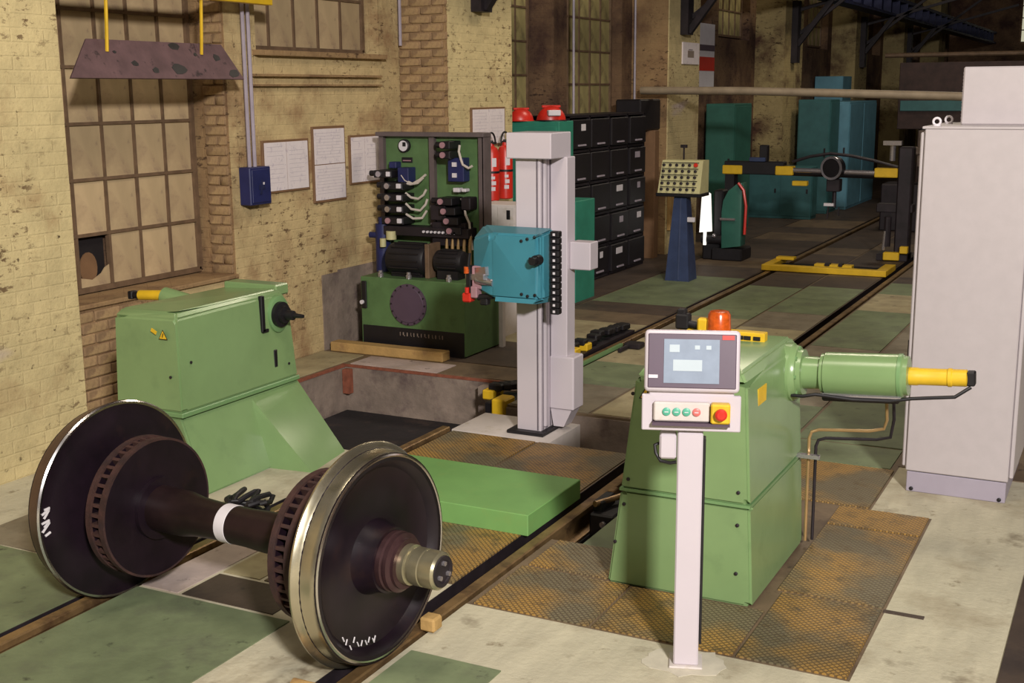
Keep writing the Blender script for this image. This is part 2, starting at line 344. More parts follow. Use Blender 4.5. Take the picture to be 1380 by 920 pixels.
# rails
def rail(xc, y0, y1, label):
    prof = [(-.055, -.15), (.055, -.15), (.055, -.138), (.012, -.12), (.010, -.045), (.034, -.034), (.034, -.006), (.026, 0), (-.026, 0), (-.034, -.006), (-.034, -.034), (-.010, -.045), (-.012, -.12), (-.055, -.138)]
    o = MB().prism([(xc+a, b+.004) for a, b in prof], 'y', y0, y1).build('rail', 'rail'); return tag(o, label, 'rail')
rail(.808, -6, 55, 'long brown rail running from under the wheel past the green machine')
rail(-.808, -6, 3.5, 'near rail under the left wheel, ending at the pit')
rail(-.808, 4.72, 55, 'rail starting beyond the pit, left of the far track')
k = MB(); k.box(-3.15, -1.92, 5.36, 5.50, 0, .09, .008)
tag(k.build('kerb_beam', 'kerb'), 'worn yellowish beam lying before the hydraulic unit', 'beam')
# ------------------------------------------------------------------ setting: wall_left with bays
HW = 6.2
w = MB(); wp = MB(); wpf = MB(); wd = MB()
def bricks(parent, plane, u0, u1, z0, z1, at, course=.083, L=.26):
    """single bricks standing a little proud of the wall; plane 'y' faces -Y at Y=at, plane 'x' faces +X at X=at"""
    z = z0; row = 0
    while z < z1-.03:
        u = u0-(L/2 if row % 2 else 0)
        while u < u1-.02:
            a, b = max(u, u0)+.004, min(u+L, u1)-.004
            if b-a > .04:
                s = ((b-a)/.25, 1, 1); d = random.uniform(-.003, .004)
                loc = ((a+b)/2, at-d, z+.038) if plane == 'y' else (at+d, (a+b)/2, z+.038)
                piece(random.choice(BRICK), 'brick', parent, loc, (0, random.uniform(-.015, .015), 0 if plane == 'y' else R(90)), s)
            u += L
        z += course; row += 1
def brick_mesh(i):
    b = MB(); b.box(-.125, .125, -.03, .03, -.036, .036, .008)
    for v in b.bm.verts: v.co += Vector([random.uniform(-.002, .002), random.uniform(-.0015, .0015), random.uniform(-.003, .003)])
    return b.mesh('brick', M['brick'])
BRICK = [brick_mesh(i) for i in range(4)]
def zone(mb, x, y0, y1, z0, z1): mb.box(-4.4, x, y0, y1, z0, z1)
for k in range(-2, 7):
    d = k*BAY; far = k >= 1
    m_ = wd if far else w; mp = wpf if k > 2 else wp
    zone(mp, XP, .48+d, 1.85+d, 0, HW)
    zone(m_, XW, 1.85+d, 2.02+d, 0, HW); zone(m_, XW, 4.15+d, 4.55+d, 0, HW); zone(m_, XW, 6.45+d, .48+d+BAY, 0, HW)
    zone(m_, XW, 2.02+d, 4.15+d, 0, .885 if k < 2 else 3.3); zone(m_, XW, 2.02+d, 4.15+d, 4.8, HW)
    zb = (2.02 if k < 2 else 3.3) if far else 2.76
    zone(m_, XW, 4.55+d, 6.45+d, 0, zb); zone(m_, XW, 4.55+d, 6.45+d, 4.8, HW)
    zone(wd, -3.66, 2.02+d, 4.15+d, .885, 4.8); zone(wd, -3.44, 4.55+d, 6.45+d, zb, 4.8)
wall_left = struct(w.build('wall_left', 'wall')); wall_left['label'] = 'cream plastered brick side wall with brown patches'
struct(wp.build('wall_left_pillars', 'wall_pil'))['label'] = 'cream pillars standing proud of the side wall'
struct(wpf.build('wall_left_far_pillars', 'wall_pil_far'))['label'] = 'dirty cream pillars of the far bays'
struct(wd.build('wall_left_far', 'wall_dark'))['label'] = 'brown brick wall of the far bays'
# rough reveals and pillar flanks in open brick
bs = MB(); bs.box(XW-.02, XP-.02, .48+BAY-.012, .48+BAY, 0, HW); bs.box(-3.66, XW-.005, 4.138, 4.15, .885, 4.8); bs.box(-3.3, XW+.006, 1.86, 3.2, 0, .86)
bs.box(XW-.02, XP-.02, .48+2*BAY-.012, .48+2*BAY, 0, HW)
mortar = struct(bs.build('wall_left_reveals', 'wall_brown')); mortar['label'] = 'rough brown brick flanks of pillars and window recess'
bricks(mortar, 'y', XW, XP-.01, 1.0, 3.5, .48+BAY)
bricks(mortar, 'y', -3.46, XW-.01, .9, 3.4, 4.15)
bricks(mortar, 'x', 1.86, 3.0, .02, .86, XW-.008)
t1 = MB(); t1.box(XW, XW+.06, 4.45, 6.42, 2.545, 2.565); t1.box(XW, XW+.05, 4.45, 6.42, 2.462, 2.478); t1.box(-3.5, XW+.07, 4.5, 6.5, 2.72, 2.765)
struct(t1.build('trim_4', 'wall_brown'))['label'] = 'narrow brick ledges under the upper window'
t1 = MB(); t1.box(XW, XW+.012, 5.36, 5.62, 0, .72); t1.box(XW, XW+.012, 5.62, 6.84, .0, .74)
struct(t1.build('trim_5', 'pit'))['label'] = 'bare grey patch low on the wall by the hydraulic unit'
sl = MB(); sl.box(-3.66, XW+.03, 2.02, 4.15, .865, .9, .006); struct(sl.build('trim_6', 'wall_brown'))['label'] = 'dusty sill of the large window'
# windows
def window(n, x, y0, y1, z0, z1, nc, nr, pm, label, broken=False):
    o = bpy.data.objects.new('window_%d' % n, None); COL.objects.link(o); o.location = (x, (y0+y1)/2, z0); struct(o); o['label'] = label
    f = MB(); t = .02
    for z in (z0, z1): f.box(x-.03, x+.03, y0, y1, z-t, z+t)
    for y in (y0, y1): f.box(x-.03, x+.03, y-t, y+t, z0, z1)
    f.build('window_frame', 'muntin', o)
    dy = (y1-y0)/nc; dz = (z1-z0)/nr
    mv = MB().box(-.02, .02, -.012, .012, 0, z1-z0).mesh('muntin', M['muntin']); mh = MB().box(-.02, .022, 0, y1-y0, -.012, .012).mesh('muntin', M['muntin'])
    for i in range(1, nc): piece(mv, 'muntin', o, (0, y0+i*dy-o.location.y, 0))
    for j in range(1, nr): piece(mh, 'muntin', o, (0, y0-o.location.y, j*dz))
    pa = MB().box(-.004, .004, -dy/2+.01, dy/2-.01, -dz/2+.01, dz/2-.01).mesh('pane', M[pm])
    for i in range(nc):
        for j in range(nr):
            c = (random.uniform(-.006, .0), y0+(i+.5)*dy-o.location.y, (j+.5)*dz)
            if broken and (i, j) == broken:
                b = MB(); hy, hz = dy/2-.01, dz/2-.01
                b.prism([(-hy, -hz), (hy, -hz), (hy, -.04), (hy*.7, -.06), (hy*.45, -.1), (-.02, -.14), (-hy, -.11)], 'x', -.004, .004)
                q = b.build('pane', pm, o, True); q.location = c; q['label'] = 'broken lower remnant of a pane'
                q = MB().box(-.05, -.046, -hy, hy, -hz, hz).build('pane', 'hole_shade', o, True); q.location = c; q['label'] = 'dark sheet painted as shade behind the broken pane'
                q = MB().prism([(hy*.55*math.cos(a*.35)-.03, -.05+hz*.62*math.sin(a*.35)) for a in range(18)], 'x', -.03, -.02).build('pane', 'frame_brown', o, True); q.location = c; q['label'] = 'brown board behind the broken pane'
            else: piece(pa, 'pane', o, c, (0, random.uniform(-.012, .012), random.uniform(-.015, .015)))
window(1, -3.58, 2.06, 4.09, .93, 4.7, 6, 9, 'pane', 'large dusty many-paned window above the left green headstock', (2, 0))
window(2, -3.40, 4.58, 6.42, 2.79, 4.7, 5, 4, 'pane', 'upper dusty window over the paper boards')
window(3, -3.58, 2.06+BAY, 4.09+BAY, .93, 4.7, 6, 9, 'pane_green', 'dusty window behind the white column, in the second bay')
window(4, -3.40, 4.58+BAY, 6.42+BAY, 2.05, 4.7, 5, 6, 'pane_green', 'dusty window above the black rack')
for k in (2, 3):
    window(3+2*k-2, -3.58, 2.06+BAY*k, 4.09+BAY*k, 3.36, 4.7, 6, 3, 'pane_green', 'yellowish window in far bay %s' % ('three' if k == 2 else 'four'))
    window(4+2*k-2, -3.40, 4.58+BAY*k, 6.42+BAY*k, 3.36, 4.7, 5, 3, 'pane_green', 'yellowish upper window in far bay %s' % ('three' if k == 2 else 'four'))
# far end, right side and roof of the hall
c = MB(); c.box(-4.4, 12, 48, 48.3, 0, HW); wall_back = struct(c.build('wall_back', 'wall_dark')); wall_back['label'] = 'dark brown far end wall of the hall'
c = MB(); c.box(12, 12.3, -7, 48, 0, HW+2); struct(c.build('wall_right', 'wall_dark'))['label'] = 'dark side wall right of the hall'
c = MB(); c.box(-4.4, 12.3, -1, 48.3, HW+1.6, HW+1.8); struct(c.build('ceiling', 'brown_panel'))['label'] = 'dark roof of the hall'
# ------------------------------------------------------------------ railway wheelset in the foreground
def wheelset():
    t = thing('wheelset', 'railway wheelset, black wheels with shiny treads on a brown axle', 'wheelset', (0, .175, .462), -.062)
    def wheel(s, label):
        body = MB(); pr = [(.735, .20), (.738, .41), (.742, .42), (.738, .482), (.80, .45), (.8485, .452), (.8485, .418), (.835, .40), (.81, .385), (.785, .33), (.785, .20), (.80, .165), (.85, .145), (.895, .14), (.90, .10)]
        body.lathe([(s*h, r) for h, r in pr], seg=72)
        w = part(body.build('wheel', 'wheel', t, True), label)
        tr = MB(); pr = [(.738, .474), (.7385, .478), (.743, .486), (.752, .488), (.760, .482), (.768, .470), (.777, .461), (.795, .4575), (.82, .456), (.838, .454), (.847, .450), (.851, .444), (.851, .438)]
        tr.lathe([(s*h, r) for h, r in pr], seg=96, cap=False); tr.build('tread', 'tread' if s > 0 else 'tread_dull', w, True)
        r_ = MB()
        if s < 0: r_.lathe([(-.7375, .470), (-.7365, .480), (-.744, .4875)], seg=96, cap=False)
        else: r_.lathe([(.8505, .434), (.8535, .440), (.850, .447)], seg=96, cap=False)
        r_.build('rim', 'rim', w, True)
        return w
    wl = wheel(-1, 'black wheel on the left end, seen from its inner side'); wr = wheel(1, 'black wheel on the right end with bright worn tread')
    ax = MB(); ax.lathe([(-1.10, .06), (-1.095, .072), (-1.0, .074), (-.99, .095), (-.7, .10), (-.52, .112), (-.30, .108), (-.22, .094), (-.1, .088), (.1, .088), (.2, .094), (.5, .098), (.7, .1), (.96, .1)], seg=40)
    part(ax.build('axle', 'axle', t, True), 'brown greasy axle shaft')
    b = MB(); b.lathe([(-.045, .089), (-.043, .0905), (.015, .0905), (.017, .089)], seg=40, cap=False); part(b.build('band', 'paint_white', t, True), 'white painted band round the axle')
    h = MB(); h.lathe([(.895, .128), (.902, .13), (.92, .13), (.925, .122), (.93, .122), (.935, .127), (.95, .127), (.96, .108), (.975, .108)], seg=48); h.build('hub_ring', 'hub', t, True)
    j = MB(); j.lathe([(.97, .085), (.98, .086), (1.005, .086), (1.01, .076), (1.02, .076), (1.025, .081), (1.07, .081), (1.073, .077), (1.08, .077), (1.083, .081), (1.14, .081), (1.15, .072)], seg=48)
    jo = part(j.build('journal', 'journal', t, True), 'polished stub end of the axle')
    e = MB(); e.lathe([(1.148, .068), (1.157, .066), (1.157, .05), (1.152, .048)], seg=32); e.build('end_cap', 'dark', jo, True)
    me = MB().lathe([(1.151, .011), (1.166, .011)], seg=6).mesh('bolt', M['silver'])
    for a in range(3):
        an = R(90+120*a); piece(me, 'bolt', jo, (0, .036*math.cos(an), .036*math.sin(an)))
    # ventilated brake discs with their ribs
    for s, x0 in ((1, .50), (-1, -.60)):
        d = MB(); d.lathe([(x0, .12), (x0, .335), (x0+.03, .335), (x0+.03, .12)], seg=64); d.lathe([(x0+.085, .12), (x0+.085, .335), (x0+.115, .335), (x0+.115, .12)], seg=64)
        d.lathe([(x0-.03, .1), (x0-.03, .15), (x0+.14, .15), (x0+.14, .1)], seg=40)
        do = part(d.build('brake_disc', 'wheel', t, True), 'rusty ribbed brake disc by the %s wheel' % ('right' if s > 0 else 'left'))
        rb = MB().box(x0+.028, x0+.087, -.008, .008, .17, .331).mesh('rib', M['rust'])
        for i in range(44): piece(rb, 'rib', do, (0, 0, 0), (2*math.pi*i/44, 0, 0))
        for xe in (x0, x0+.085): MB().lathe([(xe-.001, .325), (xe-.001, .336), (xe+.031, .336), (xe+.031, .325)], seg=64, cap=False).build('disc_edge', 'rust', do, True)
    # chalk and paint marks on the wheels
    mk = MB()
    for i, (y, z) in enumerate([(-.30, -.10), (-.27, -.12), (-.255, -.155), (-.22, -.13), (-.205, -.16), (-.17, -.165), (-.15, -.175), (-.12, -.17), (-.10, -.185), (-.08, -.18)]):
        mk.beam((.8385, y+.02, z-.15), (.8385, y+.02+(-1)**i*.010, z-.172), .004, .004)
    part(mk.build('chalk_mark', 'paint_white', wr, True), 'scribbled white chalk marks')
    mk = MB()
    for i in range(7):
        a = R(169+2.6*i); rr = .455; mk.beam((-.737, rr*math.cos(a)-.012*(i % 2), rr*math.sin(a)-.008), (-.737, (rr-.03)*math.cos(a), (rr-.03)*math.sin(a)+.014*(i % 3)), .006, .009)
    part(mk.build('paint_mark', 'paint_white', wl, True), 'white stencilled figures on the inner rim')
    return t
wheelset()
c = MB(); c.prism([(-.075, 0), (.075, 0), (.05, .05), (-.01, .09), (-.06, .07)], 'x', .70, .86, .008)
for v in c.bm.verts: v.co += Vector((0, -.33, .004))
c.bm.verts.ensure_lookup_table()
tag(c.build('wheel_chock', 'kerb'), 'small tan wooden chock on the rail before the front wheel', 'chock')
c = MB(); c.box(.83, .91, .42, .50, .004, .07, .01); tag(c.build('wood_block', 'kerb'), 'small pale block beside the rail behind the front wheel', 'block')
c = MB(); c.tube([(-1.05+.30*i/20, 1.40+.08*math.sin(i*.9), .06+.04*abs(math.sin(i*.55))) for i in range(21)], .016); c.tube([(-1.08+.34*i/14, 1.36+.05*math.cos(i*1.1), .045+.03*math.sin(i*.8)) for i in range(15)], .018)
c.tube([(-1.08, 1.30, .03), (-.95, 1.44, .03), (-.78, 1.34, .028)], .02)
tag(c.build('hose_coil', 'black'), 'black tangled hose on the plates behind the axle', 'hose')
# ------------------------------------------------------------------ left headstock
def bolts(pts, axis, parent, m='dark', r=.009, name='bolt'):
    me = MB().lathe([(0, r), (.006, r), (.008, r*.6)], axis=axis, seg=10).mesh(name, M[m])
    for p in pts: piece(me, name, parent, Vector(p)-root_matrix(parent).translation)
def warning(parent, c, s, face):
    """yellow triangle with black edge; face is 'y' (towards -Y) or 'x' (towards +X)"""
    def T(k, d): 
        pts = [(-s*k, -s*.58*k), (s*k, -s*.58*k), (0, s*1.15*k)]
        return (MB().prism([(c[0]+a, c[2]+b) for a, b in pts], 'y', c[1]-d, c[1]) if face == 'y' else MB().prism([(c[1]+a, c[2]+b) for a, b in pts], 'x', c[0], c[0]+d))
    o = part(T(1, .002).build('warning_sign', 'black', parent), 'small yellow warning triangle')
    T(.8, .003).build('sign_face', 'yellow', o)
    b = MB()
    if face == 'y': b.beam((c[0]+.004, c[1]-.004, c[2]+s*.5), (c[0]-.004, c[1]-.004, c[2]-s*.2), .002, s*.14)
    else: b.beam((c[0]+.004, c[1]+.004, c[2]+s*.5), (c[0]+.004, c[1]-.004, c[2]-s*.2), .002, s*.14)
    b.build('symbol', 'black', o)
def left_headstock():
    t = thing('headstock', 'left green machine headstock by the window, with black spindle', 'machine', (-1.75, 2.05, 0))
    x0, x1, y0, y1 = -2.02, -1.50, 1.50, 2.66
    b = MB(); b.hull([(x0-.03, y0-.0, .0), (x1+.17, y0, 0), (x1+.17, y1, 0), (x0-.03, y1, 0), (x0, y0, .47), (x1, y0, .47), (x1, y1, .47), (x0, y1, .47)])
    bmesh.ops.bevel(b.bm, geom=b.bm.edges[:], offset=.012, segments=2, affect='EDGES')
    b.build('lower_body', 'green', t)
    fl = MB(); fl.hull([(x1-.05, 2.10, .0), (-1.03, 2.16, 0), (-1.12, y1, 0), (x1-.05, y1, 0), (x1-.05, 2.14, .46), (x1, 2.16, .45), (x1, y1, .465), (x1-.05, y1, .465)])
    part(fl.build('flared_foot', 'green', t), 'sloping green foot towards the track')
    u = MB(); u.hull([(x0, y0, .50), (x1+.015, y0, .50), (x1+.015, y1, .50), (x0, y1, .50), (x0+.0, y0+.03, 1.06), (x0+.0, y0+.10, 1.10), (x1-.005, y0+.015, 1.075), (x1-.035, y0+.05, 1.115), (x1-.035, y1-.12, 1.115), (x1-.005, y1-.14, 1.085), (x1-.005, y1-.05, 1.02), (x0, y1-.05, 1.09)])
    bmesh.ops.bevel(u.bm, geom=u.bm.edges[:], offset=.012, segments=2, affect='EDGES')
    u.build('upper_body', 'green', t)
    s = MB(); s.box(x0-.004, x1+.022, y0-.008, y1+.005, .47, .50, .004); s.build('seam', 'green_seam', t)
    hc = MB(); hc.box(x0+.02, x1-.05, y1-.12, y1+.02, 1.06, 1.135, .01); hc.build('rear_cover', 'green', t)
    bs = MB(); bs.prism([(2.475+.10*math.cos(a), .955+.125*math.sin(a)) for a in [2*math.pi*i/28 for i in range(28)]], 'x', x1-.02, x1+.022, .008); bo = bs.build('bearing_plate', 'green_seam', t)
    sp = MB(); sp.lathe([(0, .085), (.03, .085), (.035, .06), (.06, .058), (.065, .035), (.12, .032), (.125, .018), (.20, .012)], (x1+.02, 2.47, .955), (1, 0, 0), 32); part(sp.build('spindle', 'black', t), 'black spindle centre')
    sl = MB(); sl.box(x1-.01, x1+.018, 2.295, 2.33, .86, 1.10, .004); sl.box(x1-.01, x1+.018, 2.30, 2.36, .855, .875); part(sl.build('slot_bar', 'black', t), 'black guide slot')
    sl = MB(); sl.box(x1-.01, x1+.014, 2.41, 2.445, .60, .72, .004); sl.build('grip_slot', 'black', t)
    warning(t, (-1.60, y0-.001, .97), .035, 'y'); 
    q = MB(); q.beam((-1.69, y0-.003, 1.005), (-1.65, y0-.003, .985), .003, .022); q.build('label_plate', 'yellow', t)
    bolts([(x1+.014, 1.60, .80), (x1+.014, 2.56, .60)], (1, 0, 0), t); bolts([(-1.56, y0, .72)], (0, -1, 0), t)
    m = MB(); m.cyl((-2.44, 2.2, 1.06), (-2.20, 2.2, 1.075), .034, 18); yo = part(m.build('actuator', 'yellow', t), 'yellow cylinder on the outer side')
    m = MB(); m.cyl((-2.50, 2.2, 1.056), (-2.43, 2.2, 1.06), .026, 14); m.box(-2.53, -2.49, 2.17, 2.23, 1.03, 1.085, .006); m.build('connector', 'black', yo)
    m = MB(); m.cyl((-2.22, 2.2, 1.07), (-1.98, 2.2, 1.03), .06, 20); m.build('actuator_housing', 'green', t)
left_headstock()
def right_headstock():
    t = thing('headstock', 'right green machine headstock with projecting motor, behind the touch panel', 'machine', (1.75, 1.8, 0))
    y0, y1 = 1.33, 2.30
    def Xl(z): return 1.375+.145*min(z, 1.12)/1.12
    def Xr(z): return 2.11-.055*z/1.12
    b = MB(); b.hull([(Xl(0), y0, 0), (Xr(0), y0, 0), (Xr(0), y1, 0), (Xl(0), y1, 0), (Xl(.49), y0, .49), (Xr(.49), y0, .49), (Xr(.49), y1, .49), (Xl(.49), y1, .49)])
    bmesh.ops.bevel(b.bm, geom=b.bm.edges[:], offset=.012, segments=2, affect='EDGES'); b.build('lower_body', 'green', t)
    u = MB(); u.hull([(Xl(.5), y0, .50), (Xr(.5), y0, .50), (Xr(.5), y1, .50), (Xl(.5), y1, .50), (Xl(1.05), y0, 1.06), (Xl(1.1)+.03, y0+.04, 1.115), (Xr(1.1), y0, 1.075), (Xr(1.1)-.04, y0+.04, 1.125), (Xr(1.1)-.04, y1-.05, 1.135), (Xr(1.1), y1-.02, 1.075), (Xl(1.1)+.02, y1-.05, 1.125), (Xl(1.05), y1-.02, 1.06)])
    bmesh.ops.bevel(u.bm, geom=u.bm.edges[:], offset=.012, segments=2, affect='EDGES'); u.build('upper_body', 'green', t)
    s = MB(); s.hull([(Xl(.49)-.003, y0-.004, z) for z in (.488, .502)]+[(Xr(.49)+.003, y0-.004, z) for z in (.488, .502)]+[(Xl(.49)-.003, y1+.003, z) for z in (.488, .502)]+[(Xr(.49)+.003, y1+.003, z) for z in (.488, .502)]); s.build('seam', 'green_seam', t)
    bolts([(1.50, y0, .98), (1.48, y0, .55), (1.46, y0, .42), (1.415, y0, .22), (2.02, y0, .90), (2.03, y0, .56), (2.03, y0, .40), (2.03, y0, .16), (1.98, y0, .93)], (0, -1, 0), t)
    warning(t, (1.575, y0-.001, .985), .045, 'y')
    q = MB(); q.box(2.059, 2.063, 1.50, 1.64, .86, 1.02); part(q.build('warning_label', 'yellow', t), 'stained yellow label on the side')
    # drive tube, motor and yellow actuator along +X
    T = Matrix.Translation(Vector((2.08, 2.13, .975))) @ Matrix.Rotation(R(-3.2), 4, 'Y') @ Matrix.Rotation(R(1), 4, 'Z')
    def local(mb): bmesh.ops.transform(mb.bm, matrix=T, verts=mb.bm.verts[:]); return mb
    fl = local(MB().lathe([(-.05, .15), (-.01, .15), (0, .14), (.02, .135), (.022, .12), (.045, .118)], seg=40)); fo = fl.build('motor_flange', 'green', t)
    me = MB().lathe([(0, .010), (.010, .010)], seg=6).mesh('bolt', M['green_seam'])
    for i in range(8):
        a = 2*math.pi*i/8; piece(me, 'bolt', fo, T @ Vector((.018, .126*math.cos(a), .126*math.sin(a)))-Vector((1.75, 1.8, 0)))
    nk = local(MB().lathe([(.02, .085), (.13, .082), (.135, .10), (.15, .10)], seg=36)); nk.build('motor_neck', 'green', t)
    mo = local(MB().lathe([(.15, .098), (.155, .108), (.53, .108), (.54, .10), (.56, .098), (.562, .04)], seg=40)); mo.build('motor', 'green', t)
    ri = local(MB().lathe([(.512, .1095), (.514, .111), (.53, .111), (.532, .1095)], seg=40, cap=False)); ri.build('end_ring', 'green_seam', t)
    bx = local(MB().box(.14, .52, -.05, .05, -.135, -.09, .008)); bx.build('terminal_rail', 'dark', t)
    rd = local(MB().cyl((.14, -.06, -.10), (.53, -.06, -.10), .011, 10)); rd.build('tie_rod', 'silver', t)
    ac = local(MB().lathe([(.555, .038), (.56, .045), (.60, .045), (.61, .042), (.74, .042), (.745, .046), (.76, .046), (.765, .042), (.83, .042), (.835, .03)], seg=24)); ao = part(ac.build('actuator', 'yellow', t), 'yellow cylinder past the motor')
    cn = local(MB().box(.83, .87, -.03, .03, -.035, .035, .006)); cn.build('connector', 'black', ao)
    cb = MB(); pts = [T @ Vector(p) for p in [(.0, -.10, -.10), (.06, -.11, -.10), (.12, -.10, -.09), (.30, -.075, -.115), (.48, -.07, -.115), (.58, -.06, -.10), (.66, -.05, -.095), (.78, -.05, -.085), (.85, -.02, -.04)]]
    cb.tube(pts, .009); part(cb.build('cable', 'black', t), 'black cable under the motor')
    # hydraulic pipes on the rear corner
    for i, (x, y) in enumerate(((2.135, 2.25), (2.165, 2.28))):
        pp = MB(); pp.tube([(x, y, .03), (x, y, .60-.05*i), (x+.012, y, .635-.05*i), (x+.05, y, .65-.05*i), (x+.30, y+.05, .66-.05*i), (x+.37, y+.05, .68-.05*i), (x+.385, y+.04, .73), (x+.385, y, .84)], .0085, 8); pp.build('pipe', 'dark' if i else 'brass', t)
    br = MB(); br.box(2.08, 2.20, 2.20, 2.23, .50, .52); part(br.build('pipe_bracket', 'silver', t), 'bright bracket holding the pipes')
    # signal gear on the roof
    st = MB(); st.box(1.47, 1.93, 2.06, 2.12, 1.125, 1.175, .004); so = part(st.build('terminal_strip', 'yellow', t), 'yellow strip with black sockets on the roof')
    me = MB().box(-.018, .018, -.004, .004, -.010, .010).mesh('socket', M['black'])
    for x in (1.50, 1.55, 1.60, 1.80, 1.84, 1.89): piece(me, 'socket', so, Vector((x, 2.058, 1.146))-Vector((1.75, 1.8, 0)))
    bc = MB(); bc.lathe([(0, .05), (.045, .052), (.05, .062), (.135, .058), (.152, .048), (.156, .03)], (1.70, 2.02, 1.13), (0, 0, 1), 28); part(bc.build('beacon', 'orange', t), 'orange warning beacon')
    bc = MB(); bc.box(1.585, 1.64, 2.0, 2.05, 1.13, 1.24, .01); bc.build('beacon_socket', 'yellow', t)
    bk = MB(); bk.box(1.46, 1.53, 2.02, 2.09, 1.17, 1.25, .008); bk.cyl((1.52, 2.05, 1.20), (1.58, 2.05, 1.19), .02, 12); bk.box(1.465, 1.51, 2.03, 2.08, 1.24, 1.275, .006); part(bk.build('plug', 'black', t), 'black plug connector')
right_headstock()
# ------------------------------------------------------------------ green platform, column machine
s = MB(); s.box(-.70, .745, 1.71, 2.42, .006, .128, .004)
tag(s.build('platform', 'slab'), 'bright green flat platform lying between the rails behind the wheelset', 'platform')
def column_machine():
    t = thing('measuring_column', 'tall white column machine with teal carriage standing at the pit', 'machine', (-.17, 3.7, -.42))
    b = MB(); b.prism([(-.74, 3.46), (.055, 3.43), (.055, 3.98), (-.74, 3.98)], 'z', -.42, .0, .006); b.build('base', 'white_dirty', t)
    sk = MB(); sk.box(-.33, -.04, 3.54, 3.90, 0, .025, .004); part(sk.build('collar', 'black', t), 'black rubber collar at the column foot')
    cx0, cx1, cy0, cy1 = -.275, -.085, 3.60, 3.84
    c = MB(); c.box(cx0, cx1, cy0, cy1, .02, 1.96, .006); co = c.build('column', 'white', t)
    g = MB()
    g.box(cx1-.028, cx1-.018, cy0-.003, cy0+.01, .03, 1.955)
    for y in (3.63, 3.68, 3.70, 3.75): g.box(cx1-.005, cx1+.003, y, y+.010, .03, 1.955)
    g.build('groove', 'groove', co)
    rl = MB(); rl.box(cx1-.004, cx1+.018, 3.645, 3.675, .05, 1.955, .003); rl.build('guide_rail', 'white', co)
    bolts([(cx1+.006, 3.79, z) for z in (.45, .36, 1.02, 1.76, 1.12)], (1, 0, 0), co)
    cv = MB(); cv.box(-.085, .045, 3.76, 3.90, .40, 1.955, .006); cv.build('screw_cover', 'white', t)
    mb = MB(); mb.box(-.085, .105, 3.74, 3.92, .16, .55, .01); mb.hull([(-.06, 3.76, .03), (.02, 3.76, .03), (.02, 3.9, .03), (-.06, 3.9, .03), (-.08, 3.75, .17), (.09, 3.75, .17), (.09, 3.91, .17), (-.08, 3.91, .17)]); mb.build('motor_box', 'white', t)
    cp = MB(); cp.box(-.315, .025, 3.54, 3.87, 1.95, 2.125, .006); cp.build('cap', 'white', t)
    # carriage
    pl = [(-.52, 3.42), (-.31, 3.30), (.035, 3.30), (.06, 3.34), (.06, 3.56), (-.52, 3.59)]
    k = MB(); A = [(x, y, 1.02+(.045 if x < -.4 else 0)) for x, y in pl]; B = [(x, y, 1.485-(.085 if x < -.4 and y < 3.5 else (.02 if y < 3.4 else 0))) for x, y in pl]
    k.hull(A+B); bmesh.ops.bevel(k.bm, geom=k.bm.edges[:], offset=.016, segments=3, affect='EDGES'); ko = part(k.build('carriage', 'teal', t), 'teal painted carriage')
    lp = MB(); lp.hull([(-.28, 3.29, 1.0), (.02, 3.29, 1.0), (.04, 3.5, .985), (-.28, 3.5, .985), (-.28, 3.3, 1.03), (.03, 3.3, 1.03), (.06, 3.5, 1.03), (-.28, 3.5, 1.03)]); lp.build('carriage_lip', 'teal', t)
    bolts([(-.08, 3.298, 1.42), (-.035, 3.298, 1.435), (.02, 3.298, 1.45), (-.08, 3.298, 1.06), (-.035, 3.298, 1.05), (.02, 3.298, 1.06)], (0, -1, 0), ko, 'black', .011)
    kb = MB(); kb.cyl((.045, 3.31, 1.30), (.045, 3.25, 1.30), .035, 18); kb.cyl((.045, 3.25, 1.30), (.045, 3.20, 1.30), .026, 18); kb.box(.0, .05, 3.24, 3.26, 1.28, 1.32, .004); part(kb.build('knob', 'black', t), 'black hand knob')
    # cable chain of separate links
    lk = MB().box(-.032, .032, -.03, .03, -.021, .021, .006).mesh('chain_link', M['black']); dt = MB().box(-.008, .008, -.003, .003, -.008, .008).mesh('link_window', M['label'])
    ch = MB(); ch.box(.075, .085, 3.42, 3.44, 1.0, 1.46); cho = part(ch.build('cable_chain', 'black', t), 'black cable chain with pale windows')
    for i in range(13):
        z = .94+i*.0435; piece(lk, 'chain_link', cho, Vector((.118, 3.42, z))-Vector((-.17, 3.7, -.42)))
        piece(dt, 'link_window', cho, Vector((.118, 3.3885, z))-Vector((-.17, 3.7, -.42)))
    sd = MB(); sd.box(.046, .205, 3.80, 3.94, 1.17, 1.365, .006); sd.build('side_box', 'white', t)
    # probe arm
    ar = MB(); ar.beam((-.52, 3.42, 1.17), (-.34, 3.32, 1.20), .06, .06); ar.beam((-.56, 3.42, 1.135), (-.36, 3.31, 1.16), .045, .04); ar.cyl((-.30, 3.32, 1.12), (-.45, 3.36, 1.13), .03, 12); ar.build('probe_arm', 'silver', t)
    ar = MB(); ar.box(-.50, -.42, 3.36, 3.44, 1.06, 1.22, .008); ar.box(-.50, -.45, 3.34, 3.42, 1.0, 1.08, .006); ar.build('probe_block', 'pink', t)
    ar = MB(); ar.box(-.545, -.51, 3.36, 3.42, 1.02, 1.22, .004); ar.cyl((-.52, 3.35, 1.2), (-.505, 3.35, 1.31), .011, 8); ar.box(-.44, -.38, 3.36, 3.42, .95, 1.0, .008); ar.cyl((-.46, 3.38, 1.0), (-.34, 3.38, 1.02), .022, 12); part(ar.build('probe_holder', 'black', t), 'black probe holder')
